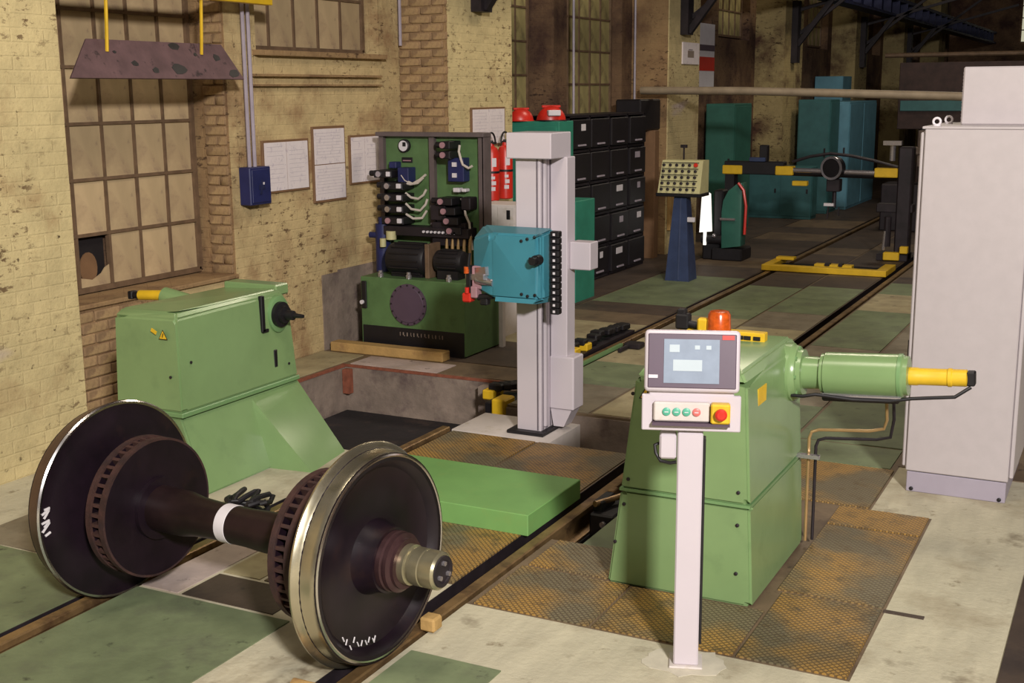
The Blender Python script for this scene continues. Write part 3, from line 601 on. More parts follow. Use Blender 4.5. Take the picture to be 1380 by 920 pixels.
    ar = MB(); ar.box(-.57, -.50, 3.34, 3.42, .965, 1.03, .01); ar.cyl((-.53, 3.35, 1.03), (-.53, 3.35, 1.07), .016, 12); part(ar.build('probe_tip', 'red', t), 'red block at the probe end')
    ar = MB(); ar.cyl((-.53, 3.345, 1.17), (-.53, 3.345, 1.215), .018, 12); part(ar.build('probe_sensor', 'orange', t), 'orange sensor')
column_machine()
# ------------------------------------------------------------------ touch panel on its post
M['concrete_white'] = mat('paint_splash', (204, 197, 178), .8, 0, .08, 12)
def operator_panel():
    t = thing('operator_panel', 'white touch-screen control panel on a slim square post', 'control panel', (2.015, .66, 0), R(19))
    sp = MB(); rr = random.Random(4); sp.prism([((.15+.05*rr.random())*math.cos(a), (.10+.05*rr.random())*math.sin(a)) for a in [2*math.pi*i/22 for i in range(22)]], 'z', .0005, .003); part(sp.build('paint_patch', 'concrete_white', t, True), 'pale paint splash round the foot')
    b = MB(); b.box(-.07, .07, -.07, .07, .002, .012, .003); b.build('base_plate', 'white_dirty', t, True)
    p = MB(); p.box(-.052, .052, -.05, .05, .01, 1.03, .006); po = p.build('post', 'white', t, True)
    d = MB(); d.box(.0535, .064, -.03, .03, .10, 1.0, .002); part(d.build('cable_duct', 'black', po, True), 'black cable duct on the post')
    pl = MB(); pl.box(-.198, .198, -.075, -.055, 1.045, 1.195, .004); plo = pl.build('mounting_plate', 'white', t, True)
    bt = MB(); bt.box(-.15, .075, -.10, -.075, 1.09, 1.17, .006); bo = part(bt.build('button_box', 'white_dirty', t, True), 'off-white box with four push buttons')
    me = {k: MB().lathe([(0, .0165), (.006, .0165), (.008, .013)], axis=(0, -1, 0), seg=20).mesh('push_button', M[k]) for k in ('btn_green', 'btn_red', 'white_dirty')}
    for x, k in ((-.098, 'btn_green'), (-.058, 'btn_green'), (-.018, 'btn_green'), (.022, 'btn_red')):
        piece(me[k], 'push_button', bo, (x, -.10, 1.132))
    cr = MB()
    for x in (-.098, -.058, -.018, .022): cr.box(x-.008, x+.008, -.1095, -.107, 1.1305, 1.1335)
    cr.build('button_symbol', 'label', bo, True)
    es = MB(); es.box(.078, .155, -.125, -.075, 1.09, 1.17, .006); eo = part(es.build('emergency_stop', 'yellow', t, True), 'yellow emergency stop box with red mushroom button')
    mu = MB(); mu.lathe([(0, .014), (.015, .014), (.016, .024), (.028, .024), (.034, .016)], (.118, -.125, 1.135), (0, -1, 0), 24); part(mu.build('stop_button', 'red', eo, True), 'red mushroom button')
    lw = MB(); lw.box(-.155, .155, -.112, -.074, 1.075, 1.087); lw.build('box_shelf', 'bezel', t, True)
    # tilted screen case
    T = Matrix.Translation(Vector((0, -.075, 1.208))) @ Matrix.Rotation(R(-12), 4, 'X')
    def L(mb): bmesh.ops.transform(mb.bm, matrix=T, verts=mb.bm.verts[:]); return mb
    cs = L(MB().box(-.190, .190, -.03, .09, 0, .25, .018, 3)); so = cs.build('screen_case', 'white', t, True)
    L(MB().box(-.175, .175, -.034, -.028, .016, .234, .003)).build('bezel', 'bezel', so, True)
    L(MB().box(-.112, .108, -.037, -.03, .036, .212)).build('screen', 'screen', so, True)
    sc = L(MB().box(-.075, .04, -.0385, -.036, .085, .13).box(.01, .03, -.0385, -.036, .172, .188).box(.055, .075, -.0385, -.036, .172, .188).box(-.09, -.05, -.0385, -.036, .16, .19))
    part(sc.build('screen_field', 'screen_light', so, True), 'pale fields shown on the screen')
    L(MB().box(-.172, -.135, -.0365, -.03, .055, .068)).build('maker_plate', 'label', so, True)
    L(MB().box(.118, .166, -.0365, -.03, .212, .230)).build('maker_badge', 'red', so, True)
    nk = MB(); nk.box(-.17, .17, -.07, .03, 1.19, 1.22, .005); nk.build('screen_bracket', 'white', t, True)
    jb = MB(); jb.box(-.125, -.056, -.045, .03, .915, 1.02, .008); jo = jb.build('junction_box', 'white', t, True)
    jc = MB(); jc.tube([(-.125, 0, .97), (-.145, -.01, .965), (-.14, -.01, .93), (-.12, -.02, .90), (-.08, -.03, .895), (-.055, -.03, .9)], .007); part(jc.build('cable', 'black', jo, True), 'black cable under the junction box')
operator_panel()
# ------------------------------------------------------------------ control cabinet on the right
def cabinet():
    t = thing('control_cabinet', 'tall light grey control cabinet standing at the right edge', 'cabinet', (2.75, 3.7, 0))
    b = MB(); b.box(2.45, 3.03, 3.43, 4.35, .13, 2.17, .006); b.build('body', 'grey', t)
    p = MB(); p.box(2.458, 3.022, 3.435, 4.34, 0, .125, .004); po = p.build('plinth', 'grey_plinth', t); bolts([(2.49, 3.434, .02), (2.99, 3.434, .02)], (0, -1, 0), po, 'black', .012)
    d = MB(); d.box(2.425, 2.449, 3.45, 4.33, .15, 2.15, .006); part(d.build('door', 'grey', t), 'flush grey door on the left side')
    d = MB(); d.box(3.031, 3.055, 3.45, 4.33, .15, 2.15, .006); d.build('door', 'grey', t)
    f = MB(); f.box(2.435, 3.04, 3.428, 4.36, 2.17, 2.185, .003); f.build('top_panel', 'grey', t)
    u = MB(); u.box(2.60, 3.03, 3.75, 4.3, 2.185, 2.52, .008); uo = part(u.build('cooling_unit', 'grey', t), 'grey box on the cabinet top')
    sl = MB()
    for i in range(14): sl.box(2.592, 2.602, 3.80, 4.25, 2.22+i*.02, 2.23+i*.02)
    sl.build('vent_slat', 'grey_plinth', uo)
    for x, y in ((2.50, 3.52), (2.50, 4.0)):
        e = MB(); e.tube([(x+.02*math.cos(a), y, 2.21+.02*math.sin(a)) for a in [2*math.pi*i/20 for i in range(21)]], .007, 8); e.cyl((x, y, 2.18), (x, y, 2.195), .022, 12); part(e.build('lifting_eye', 'label', t), 'white lifting eye')
    hd = MB(); hd.box(2.412, 2.426, 3.50, 3.53, .74, .92, .004); hd.build('door_handle', 'black', t)
cabinet()
# ------------------------------------------------------------------ hydraulic unit by the wall
M['grey_dark'] = mat('frame_grey', (104, 92, 92), .6, .1, .1)
def hydraulic_unit():
    O = Vector((-2.37, 5.9, 0)); t = thing('hydraulic_unit', 'green hydraulic power unit with valve panel by the wall', 'machine', O)
    x0, x1, y0, y1 = -2.93, -1.80, 5.58, 6.30
    tk = MB(); tk.box(x0, x1, y0, y1, .015, .70, .006); to = tk.build('tank', 'green_unit', t)
    pl = MB(); pl.box(x0+.015, x1-.012, y0-.006, y0+.1, .0, .24, .004); po = part(pl.build('recess', 'black', t), 'black lower front of the tank')
    mk = MB(); random.seed(3); x = -2.50
    for i in range(13):
        wd_ = random.choice((.012, .018, .022)); mk.box(x, x+wd_*.5, y0-.008, y0-.005, .165-.0*i, .20); 
        if i % 2: mk.box(x, x+wd_, y0-.008, y0-.005, .165, .173)
        x += wd_+.02
    mk.build('stencil_mark', 'pit', po)
    cv = MB(); cv.lathe([(0, .195), (.018, .195), (.02, .17), (.026, .165), (.03, .0)], (-2.40, y0, .465), (0, -1, 0), 48, False); co = part(cv.build('manhole_cover', 'bezel', t), 'round purple-grey cover plate')
    me = MB().lathe([(0, .009), (.008, .009)], axis=(0, -1, 0), seg=6).mesh('bolt', M['dark'])
    for i in range(16):
        a = 2*math.pi*i/16; piece(me, 'bolt', co, Vector((-2.40+.182*math.cos(a), y0-.018, .465+.182*math.sin(a)))-O)
    g = MB(); g.box(x0+.02, x0+.07, y0-.02, y0, .40, .66, .004); go = g.build('level_gauge', 'black', t); g = MB(); g.cyl((x0+.03, y0-.04, .46), (x0+.03, y0, .46), .02, 12); g.build('gauge_cap', 'label', go)
    bp = MB(); bp.box(x1+.03, x1+.07, y1-.12, y1-.06, 0, .55); part(bp.build('stay', 'white_dirty', t), 'pale upright stay behind the tank')
    # motors and pumps on the tank lid
    for (xa, xb, r, nm) in ((-2.72, -2.28, .15, 'motor'), (-2.22, -1.90, .105, 'pump')):
        m = MB(); m.lathe([(0, r*.7), (.02, r*.95), (.05, r), (xb-xa-.05, r), (xb-xa-.02, r*.9), (xb-xa, r*.5)], (xa, 5.80, .86), (1, 0, 0), 30)
        for i in range(14):
            a = 2*math.pi*i/14; m.beam((xa+.06, 5.80+(r+.006)*math.cos(a), .86+(r+.006)*math.sin(a)), (xb-.06, 5.80+(r+.006)*math.cos(a), .86+(r+.006)*math.sin(a)), .012, .012)
        m.box(xa+.05, xb-.05, 5.72, 5.88, .70, .78); m.build(nm, 'black', t)
    m = MB(); m.box(-2.29, -2.245, 5.70, 5.92, .70, 1.02, .004); m.build('coupling_plate', 'muntin', t)
    for x, z in ((-2.74, .735), (-2.43, .735), (-2.0, .735)):
        m = MB(); m.lathe([(0, .028), (.03, .028), (.04, .02), (.06, .02)], (x, 5.64, .70), (0, 0, 1), 14); m.build('filler_cap', 'silver', t)
    # back panel in its frame
    fx0, fx1, yb = -3.0, -1.86, 6.12
    f = MB()
    for a in ((fx0, fx0+.05), (fx1-.05, fx1), (-2.44, -2.385)): f.box(a[0], a[1], yb-.05, yb+.06, .70, 2.0)
    f.box(fx0-.02, fx1+.02, yb-.08, yb+.08, 1.99, 2.03, .004); f.box(fx1-.01, fx1+.015, yb-.05, yb+.08, .7, 2.0)
    fo = part(f.build('panel_frame', 'grey_dark', t), 'brownish grey angle frame')
    for a in ((fx0+.05, -2.44), (-2.385, fx1-.05)): MB().box(a[0], a[1], yb, yb+.02, .75, 1.99).build('panel', 'green_unit', fo)
    g = MB(); g.lathe([(0, .062), (.035, .062), (.04, .055)], (-2.73, yb, 1.90), (0, -1, 0), 26); go = g.build('pressure_gauge', 'dark', t); g = MB(); g.lathe([(0, .05), (.002, .05)], (-2.73, yb-.041, 1.90), (0, -1, 0), 26); g.build('dial', 'label', go); g = MB().box(-2.735, -2.70, yb-.046, yb-.042, 1.895, 1.935); g.build('needle', 'black', go)
    g = MB(); g.box(-2.77, -2.65, yb-.01, yb, 1.74, 1.79, .003); go = g.build('nameplate', 'black', t); MB().box(-2.755, -2.665, yb-.013, yb-.009, 1.755, 1.765).build('nameplate_text', 'pink', go)
    def valve(x, z, wd=.20, coil='pink', n=2):
        v = MB(); v.box(x-wd/2, x+wd/2, yb-.22, yb, z-.035, z+.035, .006); v.cyl((x-wd/2-.09, yb-.13, z), (x-wd/2, yb-.13, z), .028, 12); vo = v.build('valve', 'black', t)
        c = MB(); c.cyl((x-wd*.2, yb-.235, z), (x-wd*.2, yb-.20, z), .028, 14); c.build('coil', coil, vo)
        if n > 1: c = MB(); c.box(x+wd*.25, x+wd*.45, yb-.24, yb-.2, z-.02, z+.025, .004); c.build('plug', 'label', vo)
    for z in (1.20, 1.31, 1.42, 1.53): valve(-2.76, z, .24, 'pink' if z < 1.3 else 'silver')
    for z in (1.64,): valve(-2.86, z, .20, 'silver')
    b = MB(); b.box(-2.74, -2.62, yb-.14, yb, 1.56, 1.70, .006); b.box(-2.86, -2.78, yb-.1, yb, 1.69, 1.75, .006); part(b.build('valve_block', 'blue_box', t), 'dark blue valve block')
    for z, x in ((1.92, -2.17), (1.83, -2.17)): valve(x, z, .10, 'pink', 1)
    b = MB(); b.box(-2.20, -2.03, yb-.12, yb, 1.58, 1.80, .006); bo = part(b.build('valve_block', 'blue_box', t), 'dark blue block with two pale plugs')
    for z in (1.74, 1.64): MB().box(-2.145, -2.10, yb-.135, yb-.118, z-.02, z+.02).build('plug', 'label', bo)
    b = MB(); b.box(-2.16, -2.09, yb-.1, yb-.02, 1.48, 1.52, .006); b.box(-2.07, -2.02, yb-.1, yb-.02, 1.485, 1.515, .006); part(b.build('plug_pair', 'label', t), 'white connectors')
    for i, z in enumerate((1.40, 1.31, 1.22, 1.13)): valve(-2.19+.03*i, z, .17, 'pink', 1)
    b = MB(); b.box(-2.36, -2.20, yb-.18, yb, 1.22, 1.36, .006); b.box(-2.05, -1.95, yb-.15, yb, 1.32, 1.44, .01); b.box(-2.9, -1.95, yb-.2, yb-.02, 1.06, 1.15, .006); b.box(-2.36, -2.0, yb-.16, yb, .98, 1.2, .006); b.build('manifold', 'dark', t)
    for i in range(9):
        x = -2.42+i*.042; m = MB(); m.cyl((x, yb-.22, 1.11), (x, yb-.19, 1.11), .012, 8); m.build('fitting', 'label', t)
    for i in range(5):
        x = -2.20+i*.062; m = MB(); m.tube([(x, yb-.16, .70), (x, yb-.16, .98), (x, yb-.14, 1.08)], .016, 8); m.build('riser_pipe', 'brass', t)
    m = MB(); m.cyl((-2.92, 5.98, .70), (-2.92, 5.98, 1.16), .075, 22); m.cyl((-2.92, 5.98, 1.16), (-2.92, 5.98, 1.22), .045, 16); m.cyl((-3.05, 5.95, 1.05), (-2.92, 5.95, 1.05), .03, 12); part(m.build('accumulator', 'blue_box', t), 'dark blue accumulator bottle')
    m = MB(); m.cyl((-2.79, 5.92, 1.02), (-2.79, 5.92, 1.10), .05, 16); m.cyl((-2.86, 5.88, .95), (-2.86, 5.88, 1.03), .03, 12); m.build('filter', 'panel_cream', t)
    for pts in ([(-2.70, 1.63), (-2.66, 1.58), (-2.58, 1.55), (-2.50, 1.59), (-2.43, 1.64)], [(-2.70, 1.56), (-2.60, 1.545), (-2.52, 1.56), (-2.46, 1.61)], [(-2.66, 1.46), (-2.60, 1.42), (-2.52, 1.41), (-2.46, 1.45), (-2.43, 1.5)], [(-2.66, 1.36), (-2.60, 1.31), (-2.50, 1.30), (-2.44, 1.36), (-2.42, 1.41)],
                [(-2.66, 1.26), (-2.58, 1.22), (-2.48, 1.23), (-2.43, 1.30)], [(-2.06, 1.92), (-2.07, 1.86), (-2.05, 1.79), (-2.03, 1.74), (-1.97, 1.71), (-1.93, 1.73)], [(-2.05, 1.43), (-2.02, 1.36), (-2.01, 1.28), (-1.97, 1.20), (-1.96, 1.08), (-1.94, .95)]):
        c = MB(); c.tube([(x, yb-.13, z) for x, z in pts], .012, 7); c.build('cable', 'cable_white', t)
hydraulic_unit()
# ------------------------------------------------------------------ things on and by the wall
M['text_faint'] = mat('text_faint', (186, 176, 186), .8, 0, .05)
def board(y0, y1, z0, z1, n, vert, label, x=XW, cat='notice board'):
    t = thing('notice_board', label, cat, (x, (y0+y1)/2, z0))
    b = MB(); b.box(x-.005, x+.018, y0, y1, z0, z1, .003); b.build('backing_board', 'frame_brown', t)
    for i in range(n):
        a = (y0+.02, y1-.02, z0+.02, z1-.02)
        if vert: h = (a[3]-a[2])/n; q = (a[0], a[1], a[2]+i*h+.004, a[2]+(i+1)*h-.004)
        else: h = (a[1]-a[0])/n; q = (a[0]+i*h+.004, a[0]+(i+1)*h-.004, a[2], a[3])
        s = MB().box(x+.018, x+.022, *q).build('sheet', 'paper', t)
        l = MB(); rr = random.Random(int(y0*100)+i)
        for k in range(9):
            z = q[3]-.04-(q[3]-q[2]-.07)*k/9
            ya = q[0]+.03; yb_ = q[1]-.03-rr.uniform(0, .1)*(q[1]-q[0])
            if rr.random() < .85: l.box(x+.022, x+.0225, ya, yb_, z, z+.003)
        l.build('text_line', 'text_faint', s)
    return t
board(4.55, 5.22, 1.54, 2.0, 2, False, 'left of the paper boards, two white sheets beside the blue box')
board(5.28, 5.80, 1.40, 2.10, 2, True, 'middle paper board with one white sheet above another')
board(5.87, 6.62, 1.53, 2.0, 3, False, 'right paper board, partly behind the hydraulic unit')
board(7.26, 8.02, 1.84, 2.24, 2, False, 'white paper notice on the pillar above the extinguishers', XP)
b = thing('switch_box', 'dark blue electrical box on the wall below two conduits', 'switch box', (XW, 4.39, 1.48))
MB().box(XW, XW+.12, 4.24, 4.52, 1.47, 1.79, .008).build('box', 'blue_box', b); q = MB().box(XW+.12, XW+.128, 4.26, 4.50, 1.49, 1.77, .004).build('lid', 'blue_box', b)
MB().beam((XW+.13, 4.38, 1.68), (XW+.13, 4.36, 1.56), .02, .02).box(XW+.125, XW+.135, 4.34, 4.42, 1.60, 1.64).build('switch_lever', 'girder', b); MB().box(XW+.126, XW+.13, 4.40, 4.42, 1.63, 1.66).build('rating_mark', 'label', q)
def conduit(ys, x, z0, z1, label):
    m = MB()
    for y in ys: m.cyl((x, y, z0), (x, y, z1), .017, 8)
    return tag(m.build('conduit', 'pipe', None), label, 'pipe')
for i, y in enumerate((4.33, 4.40)): conduit((y,), XW+.05, 1.79, 5.5, ('left' if i == 0 else 'right')+' of the two pale conduits rising from the blue box')
conduit((6.78,), XW+.05, 2.86, 5.5, 'pale conduit in the corner beside the brick pillar flank')
conduit((11.0,), XW+.06, 2.05, 5.5, 'pale conduit coming down to the black rack'); conduit((13.18,), XW+.06, 2.2, 5.5, 'pale conduit at the dark corner before the far pillar')
def extinguisher(y, label):
    t = thing('fire_extinguisher', label, 'extinguisher', (XP+.115, y, 1.26), 0, 'red fire extinguishers on the pillar')
    c = MB(); c.lathe([(0, .07), (.01, .082), (.50, .082), (.55, .06), (.57, .03), (.60, .028)], (XP+.125, y, 1.27), (0, 0, 1), 28); co = c.build('cylinder', 'red', t)
    MB().lathe([(.29, .083), (.292, .085), (.312, .085), (.314, .083)], (XP+.125, y, 1.27), (0, 0, 1), 28, False).build('strap', 'black', t)
    for (a0, a1, z0, z1) in ((-60, -25, 1.63, 1.72), (-70, -35, 1.38, 1.42), (-64, -30, 1.44, 1.48), (-66, -38, 1.50, 1.53)):
        pts = []; l = MB()
        n = 5; r = .0835
        for i in range(n): 
            for rr in (r-.003, r): 
                a = R(a0+(a1-a0)*i/(n-1)); pts += [(XP+.125+rr*math.cos(a), y+rr*math.sin(a), z0), (XP+.125+rr*math.cos(a), y+rr*math.sin(a), z1)]
        l.hull(pts); l.build('print_label', 'label', co)
    h = MB(); h.box(XP+.085, XP+.165, y-.02, y+.05, 1.86, 1.885, .005); h.cyl((XP+.125, y, 1.85), (XP+.125, y, 1.90), .02, 10); h.build('valve', 'black', t)
    h = MB(); h.tube([(XP+.135, y+.02, 1.88), (XP+.11, y-.02, 1.97), (XP+.11, y-.09, 1.98), (XP+.11, y-.13, 1.92), (XP+.11, y-.12, 1.78)] if False else [(XP+.135, y-.02+.09*(1-math.cos(a))/1-.09, 1.87+.11*math.sin(a)) for a in [math.pi*i/12 for i in range(13)]], .010, 8); h.build('hose', 'black', t)
extinguisher(7.49, 'left red fire extinguisher on the pillar beside the valve panel'); extinguisher(7.80, 'right red fire extinguisher on the pillar, nearest the white column')
t = thing('junction_cabinet', 'small light grey wall box left of the white column above the carriage', 'cabinet', (-2.02, 6.85, 0))
MB().box(-2.24, -1.80, 6.62, 7.0, .70, 1.32, .006).build('body', 'white_dirty', t); MB().box(-2.0, -1.82, 6.612, 6.62, .72, 1.30, .003).build('door', 'white_dirty', t); MB().box(-1.90, -1.86, 6.605, 6.613, 1.18, 1.27, .003).build('lock', 'black', t)
MB().box(-2.0, -1.95, 6.66, 6.96, 0, .70).build('stand_leg', 'white_dirty', t)
# hood under the yellow beam, top left
t = thing('lamp_hood', 'brown stained sheet metal hood hanging before the window', 'hood', (-2.3, 2.75, 2.5))
hd = MB(); 
HX = -2.95
A = [(HX+.02, 2.20, 2.515), (HX+.02, 4.02, 2.515), (HX-.10, 3.90, 2.785), (HX-.10, 2.48, 2.785)]
hd.hull([Vector(p)+Vector((dx, 0, dz)) for p in A for dx, dz in ((0, 0), (-.014, -.006))]); ho = hd.build('sheet', 'hood', t)
for (y, z, s) in ((3.34, 2.755, .06), (3.30, 2.58, .085), (3.05, 2.575, .04), (2.86, 2.62, .04), (3.78, 2.68, .05), (3.92, 2.56, .07), (2.7, 2.70, .02), (3.55, 2.70, .025)):
    m = MB(); n = 9; rr = random.Random(int(y*100))
    pts = [(y+s*(.6+.5*rr.random())*math.cos(2*math.pi*i/n), z+.6*s*(.6+.5*rr.random())*math.sin(2*math.pi*i/n)) for i in range(n)]
    vs = [Vector((HX+.023-(b-2.515)/.27*.12, a, b)) for a, b in pts]; m.hull(vs+[v-Vector((.003, 0, .001)) for v in vs]); part(m.build('tar_stain', 'black', ho), 'black tar patch')
for y in (2.63, 3.62): MB().tube([(HX-.06, y, 2.70), (HX-.05, y, 2.84), (HX-.03, y, 3.2)], .013, 6).build('hanger_rod', 'yellow', t)
m = MB(); m.beam((-2.55, 1.75, 3.045), (-2.55, 4.05, 3.045), .10, .035) if False else m.box(HX-.08, HX+.0, 2.1, 4.46, 3.115, 3.2, .004)
tag(m.build('hoist_beam', 'yellow'), 'yellow beam at the top carrying the hood rods', 'beam')
# green lockers with red helmets behind the column
t = thing('locker', 'tall teal green locker behind the column, helmets on top', 'locker', (-2.72, 9.15, 0))
MB().box(-3.03, -2.42, 8.95, 9.35, 0, 2.06, .006).build('body', 'loc_green', t); MB().box(-3.0, -2.45, 8.94, 8.951, .08, 2.0, .003).build('door', 'loc_green', t); MB().box(-2.52, -2.5, 8.92, 8.94, 1.0, 1.12).build('handle', 'dark', t)
t = thing('tool_locker', 'low green locker right of the column below the rack', 'locker', (-2.28, 9.0, 0))
MB().box(-2.41, -2.12, 8.75, 9.3, 0, 1.17, .006).build('body', 'loc_green', t); MB().box(-2.36, -2.17, 8.741, 8.751, .06, 1.1, .003).build('door', 'loc_green', t); MB().box(-2.16, -2.13, 8.72, 8.742, .62, .68, .003).build('handle', 'label', t)
def helmet(x, y, s, label, stripe):
    t = thing('hard_hat', label, 'helmet', (x, y, 2.062), R(40), 'red helmets on the green locker')
    b = MB(); b.sphere((0, 0, 0), .135*s, 1.15, .9, 1.15, 24, 14); bmesh.ops.bisect_plane(b.bm, geom=b.bm.verts[:]+b.bm.edges[:]+b.bm.faces[:], plane_co=(0, 0, 0.008), plane_no=(0, 0, 1), clear_inner=True); b.build('shell', 'red', t, True)
    r = MB(); r.lathe([(0, .13*s), (0, .165*s), (.012, .16*s), (.014, .13*s)], (0, 0, 0), (0, 0, 1), 28, False); r.build('brim', 'red' if not stripe else 'black', t, True)
    r = MB(); r.box(-.10*s, .10*s, -.012, .012, .135*s, .16*s, .005); r.build('ridge', 'red', t, True)
    if stripe: r = MB(); r.box(-.075, .075, -.165, -.085, .06, .125, .008); part(r.build('visor_patch', 'label', t, True), 'white patch on the helmet front')
helmet(-2.95, 9.04, .95, 'red helmet without patch, left on the green locker', False); helmet(-2.60, 9.12, 1.12, 'red helmet with white patch, right on the green locker', True)
# black drawer rack along the wall
t = thing('drawer_rack', 'black storage rack of labelled drawers along the wall', 'rack', (-2.8, 11.0, 0))
m = MB(); m.box(-3.15, -2.95, 9.62, 12.15, 0, 2.1)
for y in (9.62, 10.24, 10.87, 11.5, 12.12): m.box(-3.15, -2.6, y, y+.03, 0, 2.1)
for z in (.02, .42, .84, 1.25, 1.66, 2.08): m.box(-3.15, -2.6, 9.62, 12.15, z, z+.03)
m.build('frame', 'bin_rim', t)
for i in range(4):
    for j in range(5):
        y = 9.66+i*.627; z = .055+j*.412; d = random.uniform(-.02, .03)
        q = MB().box(-2.93, -2.59+d, y, y+.575, z, z+.355, .01).build('drawer', 'bin', t)
        rr = random.random()
        if rr < .7: MB().box(-2.588+d, -2.584+d, y+.12+.2*random.random(), y+.34+.1*random.random(), z+.22, z+.30).build('drawer_label', 'label' if rr < .4 else 'pipe', q)
        MB().box(-2.59+d, -2.575+d, y+.18, y+.40, z+.035, z+.055).build('drawer_pull', 'pipe', q)
m = MB(); m.box(-3.1, -2.72, 12.3, 13.1, 1.84, 2.28, .02); tag(m.build('duct_box', 'bin'), 'dark box fixed to the wall right of the rack, under a conduit', 'box').location = (0, 0, 0)
m = MB(); m.cyl((-2.52, 12.6, .0), (-2.52, 12.6, 1.85), .085, 14); m.build('x', 'bin') if False else m.bm.free()
t = thing('wood_post', 'brown upright plank between black rack and console', 'post', (-2.75, 12.9, 0)); MB().box(-2.85, -2.66, 12.72, 12.9, 0, 1.84, .006).build('plank', 'frame_brown', t)
m = MB(); m.box(-2.648, -2.60, 13.24, 13.75, .36, 1.05, .006); tag(m.build('wall_panel', 'kerb'), 'ochre board on the pillar behind the console', 'board')
# operator console further back
t = thing('console', 'cream push-button console on a tapered blue pedestal', 'console', (-1.62, 10.95, 0))
m = MB(); m.hull([(-1.90, 10.80, 1.12), (-1.34, 10.80, 1.12), (-1.88, 10.92, 1.53), (-1.34, 10.92, 1.53), (-1.90, 11.15, 1.12), (-1.34, 11.15, 1.12), (-1.88, 11.15, 1.53), (-1.34, 11.15, 1.53)]); mo = m.build('panel_box', 'panel_cream', t)
bt = MB().lathe([(0, .019), (.02, .019), (.022, .012)], axis=(0, -1, .25), seg=10).mesh('push_button', M['dark']); br = MB().lathe([(0, .026), (.03, .026)], axis=(0, -1, .25), seg=12).mesh('push_button', M['red'])
for j in range(5):
    for i in range(6):
        z = 1.17+j*.075; y = 10.80+.12*(z-1.12)/.41; x = -1.85+i*.085
        piece(br if (i, j) == (5, 4) else bt, 'push_button', mo, Vector((x, y, z))-Vector((-1.62, 10.95, 0)))
    MB().box(-1.87, -1.39, 10.79+.12*(.075*j+.085)/.41-.006, 10.80+.12*(.075*j+.085)/.41, 1.20+j*.075, 1.206+j*.075).build('legend_strip', 'dark', mo)
MB().box(-1.92, -1.33, 10.79, 11.16, 1.08, 1.125, .006).build('tray', 'black', t)
m = MB(); m.hull([(-1.78, 10.80, 0), (-1.46, 10.80, 0), (-1.78, 11.12, 0), (-1.46, 11.12, 0), (-1.70, 10.88, 1.09), (-1.54, 10.88, 1.09), (-1.70, 11.04, 1.09), (-1.54, 11.04, 1.09)]); po = m.build('pedestal', 'blue_ped', t)
m = MB(); m.beam((-1.60, 10.80, .02), (-1.61, 10.88, 1.06), .02, .02); m.build('pedestal_edge', 'blue_ped', po)
m = MB(); m.box(-1.52, -1.42, 10.86, 10.9, .76, .82, .006); part(m.build('socket', 'label', t), 'white socket on the pedestal')
m = MB(); m.tube([(-1.66, 11.1, 1.53), (-1.66, 11.1, 1.72)], .012, 6); m.box(-1.70, -1.62, 11.08, 11.12, 1.68, 1.72); m.build('aerial', 'dark', t)
# yellow frame lying across the far track
t = thing('track_frame', 'yellow low frame lying across the track beyond the pit', 'frame', (-.05, 12.5, 0))
m = MB(); m.box(-.90, .74, 12.15, 12.27, .012, .09, .006); m.box(-.90, -.78, 12.27, 13.0, .012, .09, .006); m.box(.60, .74, 12.27, 12.85, .012, .09, .006); m.build('frame', 'yellow', t)
m = MB(); m.box(-.76, .58, 12.30, 12.8, .01, .04); part(m.build('bed_plate', 'black', t), 'dark plate inside the yellow frame')
MB().box(-.25, .25, 12.4, 12.55, .04, .10, .006).build('clamp', 'yellow', t); MB().box(-.85, -.6, 12.7, 12.85, .09, .13, .006).build('clamp', 'yellow', t)
MB().box(-.10, -.04, 12.36, 12.5, .09, .12).build('clamp_screw', 'dark', t); MB().box(.08, .13, 12.36, 12.5, .09, .12).build('clamp_screw', 'dark', t)
# rail stops beyond the pit
t = thing('rail_stop', 'black chain rail stop with yellow blocks right of the column', 'rail stop', (-.95, 6.5, 0))
m = MB(); m.box(-1.04, -.86, 5.75, 7.4, .007, .03); m.build('base_bar', 'dark', t)
lk = MB().box(-.06, .06, -.05, .05, 0, .06, .012).mesh('chain_link', M['black'])
for i in range(14): piece(lk, 'chain_link', t, (-.02+random.uniform(-.02, .02), -.72+i*.12, .03+random.uniform(0, .05)), (0, 0, random.uniform(-.3, .3)))
for y in (6.02, 6.28): m = MB(); m.box(-.99, -.87, y-.06, y+.06, .03, .10, .01); part(m.build('stop_block', 'yellow', t), 'yellow block')
m = MB(); m.beam((-.72, 5.6, .02), (-.72, 6.7, .02), .03, .03); part(m.build('edge_bar', 'green_seam', t), 'pale green bar')
m = MB(); m.box(-.66, -.5, 6.6, 6.75, .007, .06, .01); m.cyl((-.62, 6.4, .03), (-.62, 6.8, .03), .022, 10); m.build('bracket', 'dark', t)
t = thing('rail_stop', 'yellow and black rail stop at the pit edge left of the column', 'rail stop', (-.85, 4.7, 0))
m = MB(); m.box(-.92, -.74, 4.30, 4.70, -.20, -.01, .01); m.build('body', 'black', t)
m = MB(); m.box(-.84, -.72, 4.26, 4.45, -.10, .03, .012); part(m.build('stop_block', 'yellow', t), 'yellow block'); m = MB(); m.box(-1.05, -.95, 4.50, 4.70, -.05, .03, .01); m.build('stop_block', 'yellow', t)
for i in range(4): piece(lk, 'chain_link', t, (-.10+.045*i, -.12+.05*i, .02), (0, 0, .4*i))
t = thing('buffer_fixture', 'black clamp fixture on the rail beside the green platform', 'clamp', (.92, 2.45, 0))
